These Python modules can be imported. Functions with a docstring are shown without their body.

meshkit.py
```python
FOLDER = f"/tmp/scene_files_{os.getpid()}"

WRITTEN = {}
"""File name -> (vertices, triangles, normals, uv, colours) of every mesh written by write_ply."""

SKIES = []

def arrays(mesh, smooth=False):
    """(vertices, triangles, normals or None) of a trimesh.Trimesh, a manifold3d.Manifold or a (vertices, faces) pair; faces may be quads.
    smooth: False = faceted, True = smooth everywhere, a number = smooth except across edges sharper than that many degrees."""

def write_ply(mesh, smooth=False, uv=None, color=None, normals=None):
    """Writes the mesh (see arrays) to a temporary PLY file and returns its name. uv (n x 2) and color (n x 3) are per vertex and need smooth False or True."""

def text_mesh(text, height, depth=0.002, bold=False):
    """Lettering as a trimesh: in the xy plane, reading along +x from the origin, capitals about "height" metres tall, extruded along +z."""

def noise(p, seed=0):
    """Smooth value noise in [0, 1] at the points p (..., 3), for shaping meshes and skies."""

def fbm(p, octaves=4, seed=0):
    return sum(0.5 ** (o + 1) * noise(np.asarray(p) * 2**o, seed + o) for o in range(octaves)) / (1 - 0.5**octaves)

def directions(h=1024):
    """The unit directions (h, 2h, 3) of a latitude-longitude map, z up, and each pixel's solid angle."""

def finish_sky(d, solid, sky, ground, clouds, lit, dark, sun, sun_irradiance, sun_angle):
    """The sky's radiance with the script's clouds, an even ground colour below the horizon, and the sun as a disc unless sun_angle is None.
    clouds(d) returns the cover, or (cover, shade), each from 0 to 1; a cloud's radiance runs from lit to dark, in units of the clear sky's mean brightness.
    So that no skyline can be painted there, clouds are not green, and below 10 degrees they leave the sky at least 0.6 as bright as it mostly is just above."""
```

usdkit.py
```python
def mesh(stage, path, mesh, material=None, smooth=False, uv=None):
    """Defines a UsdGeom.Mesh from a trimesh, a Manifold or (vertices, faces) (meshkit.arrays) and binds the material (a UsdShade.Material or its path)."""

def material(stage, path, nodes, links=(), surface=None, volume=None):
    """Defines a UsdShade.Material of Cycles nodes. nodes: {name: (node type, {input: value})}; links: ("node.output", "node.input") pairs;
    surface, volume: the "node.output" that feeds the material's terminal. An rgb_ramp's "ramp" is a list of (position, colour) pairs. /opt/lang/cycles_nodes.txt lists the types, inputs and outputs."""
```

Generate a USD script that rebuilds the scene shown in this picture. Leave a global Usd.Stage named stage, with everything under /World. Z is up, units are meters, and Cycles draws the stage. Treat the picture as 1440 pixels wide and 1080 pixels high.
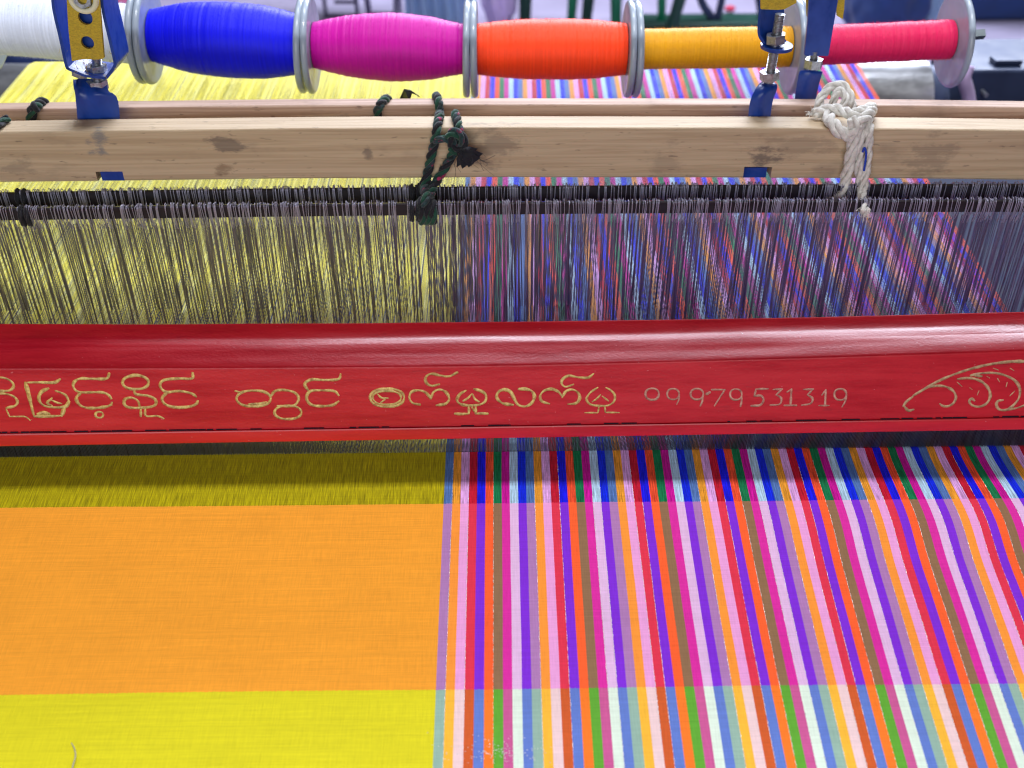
import math, random
import numpy as np, trimesh, manifold3d as m3
import shapely.geometry as sg, shapely.affinity as sa
import usdkit
from meshkit import noise, fbm
from pxr import Usd, UsdGeom, UsdLux, UsdShade, Gf, Sdf, Vt

rnd = random.Random(7)
rng = np.random.default_rng(7)
stage = Usd.Stage.CreateInMemory()
UsdGeom.SetStageUpAxis(stage, 'Z'); UsdGeom.SetStageMetersPerUnit(stage, 1.0)
UsdGeom.Xform.Define(stage, '/World'); UsdGeom.Scope.Define(stage, '/World/Looks')

# ------------------------------------------------------------------ camera
F_PX, PITCH, YAW, ROLL = 1464.0, math.radians(35.4), 0.008, 0.005
CAM = np.array([0.0, -0.757, 0.62])
_F = np.array([math.sin(YAW) * math.cos(PITCH), math.cos(YAW) * math.cos(PITCH), -math.sin(PITCH)])
_R0 = np.array([math.cos(YAW), -math.sin(YAW), 0.0]); _U0 = np.cross(_R0, _F)
_R = math.cos(ROLL) * _R0 - math.sin(ROLL) * _U0; _U = np.cross(_R, _F)
cam = UsdGeom.Camera.Define(stage, '/World/camera')
cam.AddTransformOp().Set(Gf.Matrix4d(*_R, 0, *_U, 0, *(-_F), 0, *CAM, 1))
cam.CreateHorizontalApertureAttr(36.0); cam.CreateVerticalApertureAttr(27.0)
cam.CreateFocalLengthAttr(36.0 * F_PX / 1440)
cam.CreateFStopAttr(5.4); cam.CreateFocusDistanceAttr(1.0)
cam.CreateClippingRangeAttr(Gf.Vec2f(0.02, 200))
cam.CreateExposureAttr(0.0)

# ------------------------------------------------------------------ light: strip lamp above, bright opening behind, added fills front and rear
def rect(name, pos, target, w, h, power, color):
    l = UsdLux.RectLight.Define(stage, '/World/' + name)
    pos, target = np.array(pos, float), np.array(target, float)
    z = pos - target; z /= np.linalg.norm(z)
    x = np.cross([0, 0, 1.0], z)
    x = np.array([1.0, 0, 0]) if np.linalg.norm(x) < 1e-3 else x / np.linalg.norm(x)
    y = np.cross(z, x)
    l.AddTransformOp().Set(Gf.Matrix4d(*x, 0, *y, 0, *z, 0, *pos, 1))
    l.CreateWidthAttr(w); l.CreateHeightAttr(h); l.CreateIntensityAttr(power); l.CreateColorAttr(Gf.Vec3f(*color))
    return l
rect('tube_lamp', (0.25, -0.35, 2.4), (0.25, -0.05, 0.0), 1.5, 0.02, 490.0, (1.0, 0.985, 0.96))
rect('front_fill', (-0.3, -2.5, 0.75), (0.0, 0.2, 0.1), 3.2, 1.2, 4.0, (0.97, 0.98, 1.0))  # unseen low fill from the front, added to brighten the batten face
rect('bright_opening', (1.0, 4.6, 2.4), (0.2, 0.6, 0.0), 4.2, 1.9, 17.0, (0.80, 0.86, 1.0))
rect('rear_fill', (0.35, 1.2, 3.0), (0.35, 0.5, 0.0), 2.6, 0.35, 29.0, (0.90, 0.93, 1.0))  # unseen fill from behind, added to brighten the warp
rect('room_lamp', (-0.6, 4.6, 2.9), (-0.1, 4.7, -0.8), 3.0, 1.2, 3.8, (0.93, 0.93, 1.0))

# ------------------------------------------------------------------ back-projection used to lay things out on real planes
def ray(u, v):
    return _F + (u - 720) / F_PX * _R - (v - 540) / F_PX * _U
def onY(u, v, Y):
    d = ray(u, v); return CAM + d * ((Y - CAM[1]) / d[1])
def onZ(u, v, Z):
    d = ray(u, v); return CAM + d * ((Z - CAM[2]) / d[2])
def onPlane(u, v, p0, n):
    d = ray(u, v); return CAM + d * (np.dot(np.array(p0) - CAM, n) / np.dot(d, n))

# ------------------------------------------------------------------ helpers
_used = {}
def numbered(parent, name):
    k = _used.get((parent, name), -1) + 1; _used[(parent, name)] = k
    return f'{parent}/{name}' + (f'_{k:03d}' if k else '')
def setdata(p, **kw):
    for k, v in kw.items():
        if v: p.SetCustomDataByKey(k, v)
def thing(name, label, cat, loc=(0, 0, 0), group=None, kind=None):
    x = UsdGeom.Xform.Define(stage, numbered('/World', name))
    if any(loc): x.AddTranslateOp().Set(Gf.Vec3d(*map(float, loc)))
    setdata(x.GetPrim(), label=label, category=cat, group=group, kind=kind)
    x.GetPrim().SetCustomDataByKey('_o', Vt.DoubleArray([float(a) for a in loc]))
    return x.GetPrim()
_origin = {}
def part(parent, name, mesh, mat, smooth=35, label=None, kind=None, cat=None, group=None, uv=None):
    """mesh in world coordinates; moved into its thing's own space"""
    pp = parent if isinstance(parent, str) else str(parent.GetPath())
    path = numbered(pp, name)
    o = np.zeros(3)
    q = stage.GetPrimAtPath(pp)
    while q and str(q.GetPath()) not in ('/World', '/'):
        if q.HasCustomDataKey('_o'): o = o + np.array(q.GetCustomDataByKey('_o'))
        q = q.GetParent()
    if o.any():
        if isinstance(mesh, trimesh.Trimesh): mesh = mesh.copy(); mesh.apply_translation(-o)
        elif isinstance(mesh, tuple): mesh = (np.asarray(mesh[0]) - o, mesh[1])
        else: mesh = mesh.translate(tuple(-o))
    m = usdkit.mesh(stage, path, mesh, MATS[mat], smooth=smooth, uv=uv)
    setdata(m.GetPrim(), label=label, kind=kind, category=cat, group=group)
    return m.GetPrim()
def top(name, mesh, mat, label, cat, smooth=35, kind=None, group=None, uv=None):
    return part('/World', name, mesh, mat, smooth, label, kind, cat, group, uv)

def cat_(ms):
    V, Fc, n = [], [], 0
    for m in ms:
        v, f = (m.vertices, m.faces) if isinstance(m, trimesh.Trimesh) else m
        v, f = np.asarray(v), np.asarray(f)
        if f.shape[1] == 4: f = np.vstack([f[:, [0, 1, 2]], f[:, [0, 2, 3]]])
        V.append(v); Fc.append(f + n); n += len(v)
    return trimesh.Trimesh(np.vstack(V), np.vstack(Fc), process=False)
def spline(pts, n=8, closed=False):
    p = np.asarray(pts, float)
    P = np.vstack([p[-1:], p, p[:2]]) if closed else np.vstack([2 * p[0] - p[1], p, 2 * p[-1] - p[-2]])
    out = []
    for i in range(1, len(P) - 2):
        t = np.linspace(0, 1, n, endpoint=False)[:, None]
        a, b, c, d = P[i - 1], P[i], P[i + 1], P[i + 2]
        out.append(.5 * (2 * b + (c - a) * t + (2 * a - 5 * b + 4 * c - d) * t**2 + (3 * b - a - 3 * c + d) * t**3))
    if not closed: out.append(p[-1:])
    return np.vstack(out)
def resample(p, step):
    p = np.asarray(p, float); s = np.r_[0, np.cumsum(np.linalg.norm(np.diff(p, axis=0), axis=1))]
    n = max(2, int(s[-1] / step) + 1); t = np.linspace(0, s[-1], n)
    return np.stack([np.interp(t, s, p[:, k]) for k in range(p.shape[1])], 1)
def frames(p):
    t = np.gradient(p, axis=0); t /= np.maximum(np.linalg.norm(t, axis=1, keepdims=True), 1e-12)
    a = np.array([0, 0, 1.0]) if abs(t[0, 2]) < .9 else np.array([1.0, 0, 0])
    n = np.cross(t[0], a); n /= np.linalg.norm(n); N = [n]
    for i in range(1, len(p)):
        n = N[-1] - t[i] * np.dot(N[-1], t[i]); n /= max(np.linalg.norm(n), 1e-9); N.append(n)
    N = np.array(N); return t, N, np.cross(t, N)
def tube(p, r, k=8, caps=True):
    p = np.asarray(p, float); r = np.broadcast_to(r, len(p))
    t, N, B = frames(p); a = np.arange(k) * 2 * np.pi / k
    V = (p[:, None] + r[:, None, None] * (np.cos(a)[None, :, None] * N[:, None] + np.sin(a)[None, :, None] * B[:, None])).reshape(-1, 3)
    i = np.arange(len(p) - 1)[:, None] * k; j = np.arange(k)[None]; j2 = (j + 1) % k
    F = np.stack([i + j, i + j2, i + k + j2, i + k + j], -1).reshape(-1, 4)
    F = np.vstack([F[:, [0, 1, 2]], F[:, [0, 2, 3]]])
    if caps:
        V = np.vstack([V, p[:1], p[-1:]]); c0, c1 = len(V) - 2, len(V) - 1; j = np.arange(k); e = (len(p) - 1) * k
        F = np.vstack([F, np.stack([np.full(k, c0), (j + 1) % k, j], 1), np.stack([np.full(k, c1), e + j, e + (j + 1) % k], 1)])
    return trimesh.Trimesh(V, F, process=False)
def many_tubes(P, r, k=4):
    """P: (n, m, 3) polylines, all the same length; fixed frame (x, z) good for threads running in y, or given by `ax`"""
    n, m, _ = P.shape; a = (np.arange(k) + .5) * 2 * np.pi / k
    off = np.stack([np.cos(a), np.zeros(k), np.sin(a)], 1)
    V = (P[:, :, None] + np.broadcast_to(r, (n,))[:, None, None, None] * off).reshape(-1, 3)
    base = (np.arange(n) * m * k)[:, None, None]; i = (np.arange(m - 1) * k)[None, :, None]; j = np.arange(k)[None, None]; j2 = (j + 1) % k
    F = np.stack([base + i + j, base + i + k + j, base + i + k + j2, base + i + j2], -1).reshape(-1, 4)
    return V, np.vstack([F[:, [0, 1, 2]], F[:, [0, 2, 3]]])
def revolve_x(xs, rs, k=48):
    a = np.arange(k) * 2 * np.pi / k
    V = np.stack([np.repeat(xs, k), np.outer(rs, np.cos(a)).ravel(), np.outer(rs, np.sin(a)).ravel()], 1)
    i = np.arange(len(xs) - 1)[:, None] * k; j = np.arange(k)[None]; j2 = (j + 1) % k
    F = np.stack([i + j, i + k + j, i + k + j2, i + j2], -1).reshape(-1, 4)
    return trimesh.Trimesh(V, np.vstack([F[:, [0, 1, 2]], F[:, [0, 2, 3]]])[:, ::-1], process=False)
def orient(mesh, a, b):
    """maps x axis direction onto a->b with origin at a"""
    x = np.array(b) - a; x = x / np.linalg.norm(x); z = np.array([0, 0, 1.0]); y = np.cross(z, x); y /= np.linalg.norm(y); z = np.cross(x, y)
    M = np.eye(4); M[:3, 0], M[:3, 1], M[:3, 2], M[:3, 3] = x, y, z, a
    m = mesh.copy(); m.apply_transform(M); return m
def rbox(lo, hi, r=0.002, seg=8):
    lo, hi = np.array(lo, float), np.array(hi, float); r = min(r, *(hi - lo) / 2.05)
    s = m3.Manifold.sphere(r, seg)
    m = m3.Manifold.batch_hull([s.translate(tuple(np.where(b, hi - r, lo + r))) for b in np.ndindex(2, 2, 2)]) if hasattr(m3.Manifold, 'batch_hull') else None
    return m
def plateXZ(pts, y0, y1, holes=(), rr=0.0015):
    """polygon in x,z (metres) extruded from y0 to y1"""
    p = sg.Polygon(pts).buffer(-rr).buffer(rr, quad_segs=4)
    for (cx, cz, r) in holes: p = p.difference(sg.Point(cx, cz).buffer(r, quad_segs=8))
    m = trimesh.creation.extrude_polygon(p, abs(y1 - y0), engine='earcut')
    v = m.vertices.copy(); m.vertices = np.stack([v[:, 0], max(y0, y1) - v[:, 2], v[:, 1]], 1)
    return m
def hexnut(c, r, h, axis=(0, 0, 1), rot=0.2):
    p = sg.Polygon([(r * math.cos(rot + k * math.pi / 3), r * math.sin(rot + k * math.pi / 3)) for k in range(6)]).difference(sg.Point(0, 0).buffer(r * .5))
    m = trimesh.creation.extrude_polygon(p.buffer(-r * .06).buffer(r * .06), h, engine='earcut'); m.apply_translation([0, 0, -h / 2])
    m.apply_transform(trimesh.geometry.align_vectors([0, 0, 1], axis)); m.apply_translation(c); return m
def screw(a, b, r, pitch=0.0016):
    a, b = np.array(a, float), np.array(b, float); L = np.linalg.norm(b - a); n = int(L / pitch * 4)
    t = np.linspace(0, 1, n)[:, None]; p = a + (b - a) * t
    return tube(p, r * (1 - .14 * (np.arange(n) % 4 >= 2)), 12)

def lin(r, g, b):
    c = np.array([r, g, b]) / 255.0
    return tuple(np.where(c < .04045, c / 12.92, ((c + .055) / 1.055) ** 2.4))

# ------------------------------------------------------------------ materials
MATS = {}
def material(name, nodes, links, surface='p.BSDF'):
    MATS[name] = usdkit.material(stage, '/World/Looks/' + name, nodes, links, surface=surface)
def simple(name, col, rough=.5, metal=0.0, var=.12, scale=(30, 30, 30), bump=0.0, bscale=None, sheen=0.0, spec=.5, coat=0.0, detail=4, dist=.001, var2=0, rvar=0.1, c2=None):
    """plain surface with a noise-driven tone and relief in object space"""
    col = np.array(col)
    nodes = {'t': ('texture_coordinate', {}), 'm': ('mapping', {'scale': scale}), 'n': ('noise_texture', {'scale': 1.0, 'detail': float(detail), 'roughness': .6}),
             'r': ('rgb_ramp', {'ramp': [(.25, tuple(col * (1 - var)) if c2 is None else c2), (.75, tuple(np.minimum(col * (1 + var), 1)))]}),
             'rr': ('map_range', {'from_min': .3, 'from_max': .7, 'to_min': max(rough - rvar, .02), 'to_max': min(rough + rvar, 1)}),
             'p': ('principled_bsdf', {'metallic': metal, 'specular_ior_level': spec, 'sheen_weight': sheen, 'sheen_roughness': .4, 'coat_weight': coat, 'coat_roughness': .28})}
    links = [('t.object', 'm.vector'), ('m.vector', 'n.vector'), ('n.fac', 'r.fac'), ('r.color', 'p.base_color'), ('n.fac', 'rr.value'), ('rr.result', 'p.roughness')]
    if bump:
        nodes |= {'m2': ('mapping', {'scale': bscale or scale}), 'n2': ('noise_texture', {'scale': 1.0, 'detail': 4.0}), 'b': ('bump', {'strength': bump, 'distance': dist})}
        links += [('t.object', 'm2.vector'), ('m2.vector', 'n2.vector'), ('n2.fac', 'b.height'), ('b.normal', 'p.normal')]
    material(name, nodes, links)

material('red_paint', {'t': ('texture_coordinate', {}), 'm': ('mapping', {'scale': (8, 70, 70)}), 'n': ('noise_texture', {'scale': 1.0, 'detail': 7.0, 'roughness': .65}),
    'r': ('rgb_ramp', {'ramp': [(.28, lin(176, 16, 36)), (.55, lin(204, 20, 40)), (.75, lin(210, 30, 46))]}), 'rr': ('map_range', {'from_min': .3, 'from_max': .7, 'to_min': .24, 'to_max': .46}),
    'ms': ('mapping', {'scale': (300, 420, 420)}), 'ns': ('noise_texture', {'scale': 1.0, 'detail': 2.0}), 'rs': ('rgb_ramp', {'ramp': [(.735, (0, 0, 0)), (.77, (1, 1, 1))]}), 'fs': ('math', {'math_type': 'multiply', 'value2': .6}), 'mx': ('mix_color', {'b': lin(214, 132, 140)}),
    'mw': ('mapping', {'scale': (26, 60, 110)}), 'nw': ('noise_texture', {'scale': 1.0, 'detail': 6.0, 'roughness': .7}), 'rw': ('rgb_ramp', {'ramp': [(.60, (0, 0, 0)), (.72, (1, 1, 1))]}), 'fw': ('math', {'math_type': 'multiply', 'value2': .35}), 'mx2': ('mix_color', {'b': lin(118, 24, 38)}),
    'mb': ('mapping', {'scale': (330, 480, 480)}), 'nb': ('noise_texture', {'scale': 1.0, 'detail': 4.0}), 'b': ('bump', {'strength': .35, 'distance': .0006}),
    'p': ('principled_bsdf', {'specular_ior_level': .42, 'coat_weight': .25, 'coat_roughness': .26})},
    [('t.object', 'm.vector'), ('m.vector', 'n.vector'), ('n.fac', 'r.fac'), ('n.fac', 'rr.value'), ('rr.result', 'p.roughness'), ('t.object', 'mw.vector'), ('mw.vector', 'nw.vector'), ('nw.fac', 'rw.fac'), ('rw.color', 'fw.value1'), ('fw.value', 'mx2.fac'), ('r.color', 'mx2.a'),
     ('t.object', 'ms.vector'), ('ms.vector', 'ns.vector'), ('ns.fac', 'rs.fac'), ('rs.color', 'fs.value1'), ('fs.value', 'mx.fac'), ('mx2.result', 'mx.a'), ('mx.result', 'p.base_color'), ('t.object', 'mb.vector'), ('mb.vector', 'nb.vector'), ('nb.fac', 'b.height'), ('b.normal', 'p.normal')])
simple('carved_dull', lin(220, 178, 156), .5, scale=(330, 330, 330), c2=lin(150, 74, 70), bump=.4, bscale=(700, 700, 700), dist=.0005)
simple('carved_scroll', lin(222, 192, 150), .5, scale=(300, 300, 300), c2=lin(140, 100, 76), bump=.4, bscale=(700, 700, 700), dist=.0005)
simple('carved_gold', lin(238, 204, 134), .5, var=.4, c2=lin(150, 98, 44), scale=(300, 300, 300), bump=.4, bscale=(700, 700, 700), dist=.0005)
simple('seam_dark', lin(40, 16, 40), .6)
simple('steel_wire', lin(140, 140, 162), .28, metal=.75, var=.25, scale=(300, 300, 12))
simple('loop_steel', lin(176, 176, 198), .34, metal=.45, var=.2, scale=(300, 300, 30))
simple('reed_steel', lin(96, 98, 112), .35, metal=.8, var=.2, scale=(400, 50, 20))
simple('dark_bar', lin(36, 32, 40), .5, metal=.4, var=.35, scale=(20, 200, 200))
simple('galvanised', lin(168, 172, 180), .36, metal=.9, var=.2, scale=(220, 220, 220), bump=.2, bscale=(500, 500, 500))
simple('blue_paint', lin(22, 62, 150), .36, var=.25, scale=(60, 60, 40), bump=.25, bscale=(250, 250, 250), dist=.0006, spec=.5)
simple('webbing', lin(192, 164, 50), .8, var=.3, scale=(420, 420, 800), bump=.8, bscale=(500, 500, 900), dist=.001)
simple('cream_plastic', lin(226, 224, 196), .4)
simple('spool_plastic', lin(150, 164, 182), .24, var=.05, scale=(20, 20, 20), spec=.5, bump=.05, bscale=(90, 90, 90))
simple('axle_steel', lin(110, 120, 128), .4, metal=.8)
simple('black_rubber', lin(24, 26, 34), .6, var=.3, scale=(40, 40, 40))
simple('floor_concrete', lin(160, 152, 178), .55, var=.15, scale=(3, 3, 3), bump=.2, bscale=(20, 20, 20))
simple('mat', lin(26, 34, 60), .8, var=.3, scale=(9, 9, 9))  # dark colour standing in for the shade under the loom
simple('green_plastic', lin(10, 120, 84), .4, var=.2, scale=(6, 6, 6))
simple('dark_green', lin(16, 62, 52), .5, var=.2, scale=(6, 6, 6))
simple('chair_metal', lin(88, 80, 110), .4, metal=.5)
simple('pale_blue_cloth', lin(150, 180, 220), .85, var=.15, scale=(5, 5, 5), sheen=.2)
simple('lilac_cloth', lin(196, 176, 222), .85, var=.2, scale=(8, 8, 8), sheen=.2)
simple('navy_cloth', lin(38, 62, 118), .85, var=.3, scale=(5, 5, 5), sheen=.2)
simple('pink_cloth', lin(216, 120, 160), .85, var=.15, scale=(8, 8, 8))
simple('maroon_cloth', lin(150, 50, 60), .8)
simple('machine_dark', lin(46, 58, 88), .45, metal=.3, var=.3, scale=(15, 15, 15))
simple('cardboard_red', lin(200, 40, 80), .6)
simple('rope_green', lin(22, 74, 58), .85, var=.5, scale=(260, 260, 260), bump=.7, bscale=(900, 900, 900), sheen=.3)
simple('rope_black', lin(26, 28, 38), .85, var=.5, scale=(260, 260, 260), bump=.7, bscale=(900, 900, 900), sheen=.2)
material('rope_pink', {'t': ('texture_coordinate', {}), 'n': ('noise_texture', {'scale': 130.0, 'detail': 2.0}), 'r': ('rgb_ramp', {'ramp': [(.35, lin(14, 30, 34)), (.52, lin(34, 70, 74)), (.60, lin(60, 44, 60)), (.68, lin(180, 50, 100))]}),
    'n2': ('noise_texture', {'scale': 900.0, 'detail': 3.0}), 'b': ('bump', {'strength': .7, 'distance': .001}), 'p': ('principled_bsdf', {'roughness': .85, 'sheen_weight': .2})},
    [('t.object', 'n.vector'), ('n.fac', 'r.fac'), ('r.color', 'p.base_color'), ('t.object', 'n2.vector'), ('n2.fac', 'b.height'), ('b.normal', 'p.normal')])
simple('rope_cotton', lin(236, 230, 222), .9, var=.3, scale=(170, 170, 170), bump=.9, bscale=(900, 900, 900), sheen=.3)
simple('roller_metal', lin(150, 152, 158), .36, metal=.8, var=.35, scale=(9, 16, 16), bump=.45, bscale=(14, 40, 40), dist=.004)
simple('silver', lin(242, 242, 248), .3, metal=.55, var=.2, scale=(900, 900, 900), bump=.5, bscale=(1500, 1500, 1500))

def wood(name, a, b, dark, stains=()):
    n = {'t': ('texture_coordinate', {}), 'm': ('mapping', {'scale': (3.2, 95, 150)}), 'n': ('noise_texture', {'scale': 1.0, 'detail': 9.0, 'roughness': .66, 'distortion': .9}),
        'r': ('rgb_ramp', {'ramp': [(.30, tuple(np.array(b) * .88)), (.44, b), (.55, a), (.74, tuple(np.array(a) * 1.1))]}),
        'm2': ('mapping', {'scale': (9, 13, 22), 'location': (3.1, 1.2, .7)}), 'n2': ('noise_texture', {'scale': 1.0, 'detail': 5.0, 'roughness': .6}), 'r2': ('rgb_ramp', {'ramp': [(.56, (0, 0, 0)), (.72, (1, 1, 1))]}),
        'mx': ('mix_color', {'blend_type': 'mix', 'b': dark}), 'fm': ('math', {'math_type': 'multiply', 'value2': .5}),
        'mp': ('mapping', {'scale': (60, 260, 260)}), 'np': ('noise_texture', {'scale': 1.0, 'detail': 3.0}), 'rp': ('rgb_ramp', {'ramp': [(.66, (0, 0, 0)), (.74, (1, 1, 1))]}), 'fp': ('math', {'math_type': 'multiply', 'value2': .55}), 'mxp': ('mix_color', {'b': tuple(np.array(dark) * .5)}),
        'm3': ('mapping', {'scale': (16, 420, 420)}), 'n3': ('noise_texture', {'scale': 1.0, 'detail': 4.0}),
        'b': ('bump', {'strength': .6, 'distance': .0009}), 'p': ('principled_bsdf', {'roughness': .62, 'specular_ior_level': .3})}
    l = [('t.object', 'm.vector'), ('m.vector', 'n.vector'), ('n.fac', 'r.fac'), ('t.object', 'm2.vector'), ('m2.vector', 'n2.vector'), ('n2.fac', 'r2.fac'),
         ('r2.color', 'fm.value1'), ('fm.value', 'mx.fac'), ('r.color', 'mx.a'), ('t.object', 'mp.vector'), ('mp.vector', 'np.vector'), ('np.fac', 'rp.fac'), ('rp.color', 'fp.value1'), ('fp.value', 'mxp.fac'), ('mx.result', 'mxp.a'),
         ('t.object', 'm3.vector'), ('m3.vector', 'n3.vector'), ('n3.fac', 'b.height'), ('b.normal', 'p.normal')]
    n |= {'mq': ('mapping', {'scale': (38, 90, 90)}), 'nq': ('noise_texture', {'scale': 1.0, 'detail': 6.0, 'roughness': .65})}; l += [('t.object', 'mq.vector'), ('mq.vector', 'nq.vector')]
    last = 'mxp.result'
    for k, (p, size, col, amt) in enumerate(stains):
        sc = 1 / np.array(size)
        n |= {f's{k}': ('mapping', {'location': tuple(-np.array(p) * sc), 'scale': tuple(sc)}), f'd{k}': ('vector_math', {'math_type': 'length'}), f'q{k}': ('math', {'math_type': 'multiply_add', 'value2': 4.0, 'value3': -1.9}), f'a{k}': ('math', {'math_type': 'add'}),
              f'f{k}': ('map_range', {'range_type': 'smoothstep', 'from_min': 1.05, 'from_max': .35, 'to_min': 0.0, 'to_max': amt * .75, 'clamp': True}), f'x{k}': ('mix_color', {'b': col})}
        l += [('t.object', f's{k}.vector'), (f's{k}.vector', f'd{k}.vector1'), (f'd{k}.value', f'a{k}.value1'), ('nq.fac', f'q{k}.value1'), (f'q{k}.value', f'a{k}.value2'), (f'a{k}.value', f'f{k}.value'), (f'f{k}.result', f'x{k}.fac'), (last, f'x{k}.a')]
        last = f'x{k}.result'
    l.append((last, 'p.base_color'))
    material(name, n, l)
def fs(u, v): return tuple(onY(u, v, .303))
DK, BL = lin(70, 66, 72), lin(84, 104, 124)
STAINS = [(fs(318, 204), (.020, .02, .012), DK, .75), (fs(143, 212), (.013, .02, .034), BL, .8), (fs(1078, 222), (.022, .02, .014), DK, .85), (fs(690, 205), (.036, .02, .03), DK, .5), (fs(310, 238), (.012, .02, .009), lin(110, 84, 60), .7),
          (fs(1310, 222), (.03, .02, .03), DK, .4), (fs(16, 236), (.03, .02, .012), DK, .4), (fs(930, 232), (.028, .02, .02), DK, .3), (fs(517, 213), (.006, .02, .009), DK, .7), (fs(1120, 205), (.05, .02, .02), lin(120, 104, 92), .4)]
wood('wood', lin(200, 179, 148), lin(188, 165, 134), lin(124, 110, 98), STAINS)
wood('wood_rear', lin(200, 172, 154), lin(180, 148, 130), lin(116, 96, 90))

def yarn(name, col):
    col = np.array(col)
    material(name, {'t': ('texture_coordinate', {}), 'm': ('mapping', {'scale': (1700, 12, 12)}), 'n': ('noise_texture', {'scale': 1.0, 'detail': 3.0, 'roughness': .6}),
        'r': ('rgb_ramp', {'ramp': [(.28, tuple(col * .78)), (.68, tuple(np.minimum(col * 1.05, 1)))]}),
        'b': ('bump', {'strength': .45, 'distance': .0006}),
        'p': ('principled_bsdf', {'roughness': .5, 'specular_ior_level': .22, 'sheen_weight': .07, 'sheen_roughness': .3, 'sheen_tint': tuple(np.minimum(col * .5 + .5, 1))})},
        [('t.object', 'm.vector'), ('m.vector', 'n.vector'), ('n.fac', 'r.fac'), ('r.color', 'p.base_color'), ('n.fac', 'b.height'), ('b.normal', 'p.normal')])
YARN = {'white': lin(212, 222, 244), 'blue': lin(2, 7, 224), 'magenta': lin(190, 3, 154), 'orange': lin(250, 68, 24), 'gold': lin(218, 155, 12), 'pink': lin(214, 32, 90)}
for k, c in YARN.items(): yarn('yarn_' + k, c)

# ------------------------------------------------------------------ the cloth
TILT = math.tan(math.radians(11.0)); CN = np.array([0, -TILT, 1.0]); CN /= np.linalg.norm(CN)
def onCloth(u, v): return onPlane(u, v, (0, 0, 0), CN)
X0 = onCloth(624, 706)[0]
PER = (onCloth(1447 / 1 - 0, 706)[0] - X0) / ((1447 - 624) / 116.6)
Y1 = onCloth(560, 708)[1]; Y2 = onCloth(560, 969)[1]
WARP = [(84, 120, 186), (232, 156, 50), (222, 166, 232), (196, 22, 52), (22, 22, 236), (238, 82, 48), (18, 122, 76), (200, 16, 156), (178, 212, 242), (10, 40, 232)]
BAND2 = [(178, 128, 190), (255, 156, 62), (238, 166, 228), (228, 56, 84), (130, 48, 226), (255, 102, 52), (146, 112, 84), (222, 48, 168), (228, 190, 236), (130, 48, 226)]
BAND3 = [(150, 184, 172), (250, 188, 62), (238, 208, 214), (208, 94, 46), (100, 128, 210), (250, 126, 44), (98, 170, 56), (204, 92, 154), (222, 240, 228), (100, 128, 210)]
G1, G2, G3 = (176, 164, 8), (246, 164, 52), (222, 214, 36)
def stripes(c): return [(k / 10, lin(*c[k])) for k in range(10)]
def m_(op, a=.5, b=.5): return ('math', {'math_type': op, 'value1': float(a), 'value2': float(b)})
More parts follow.
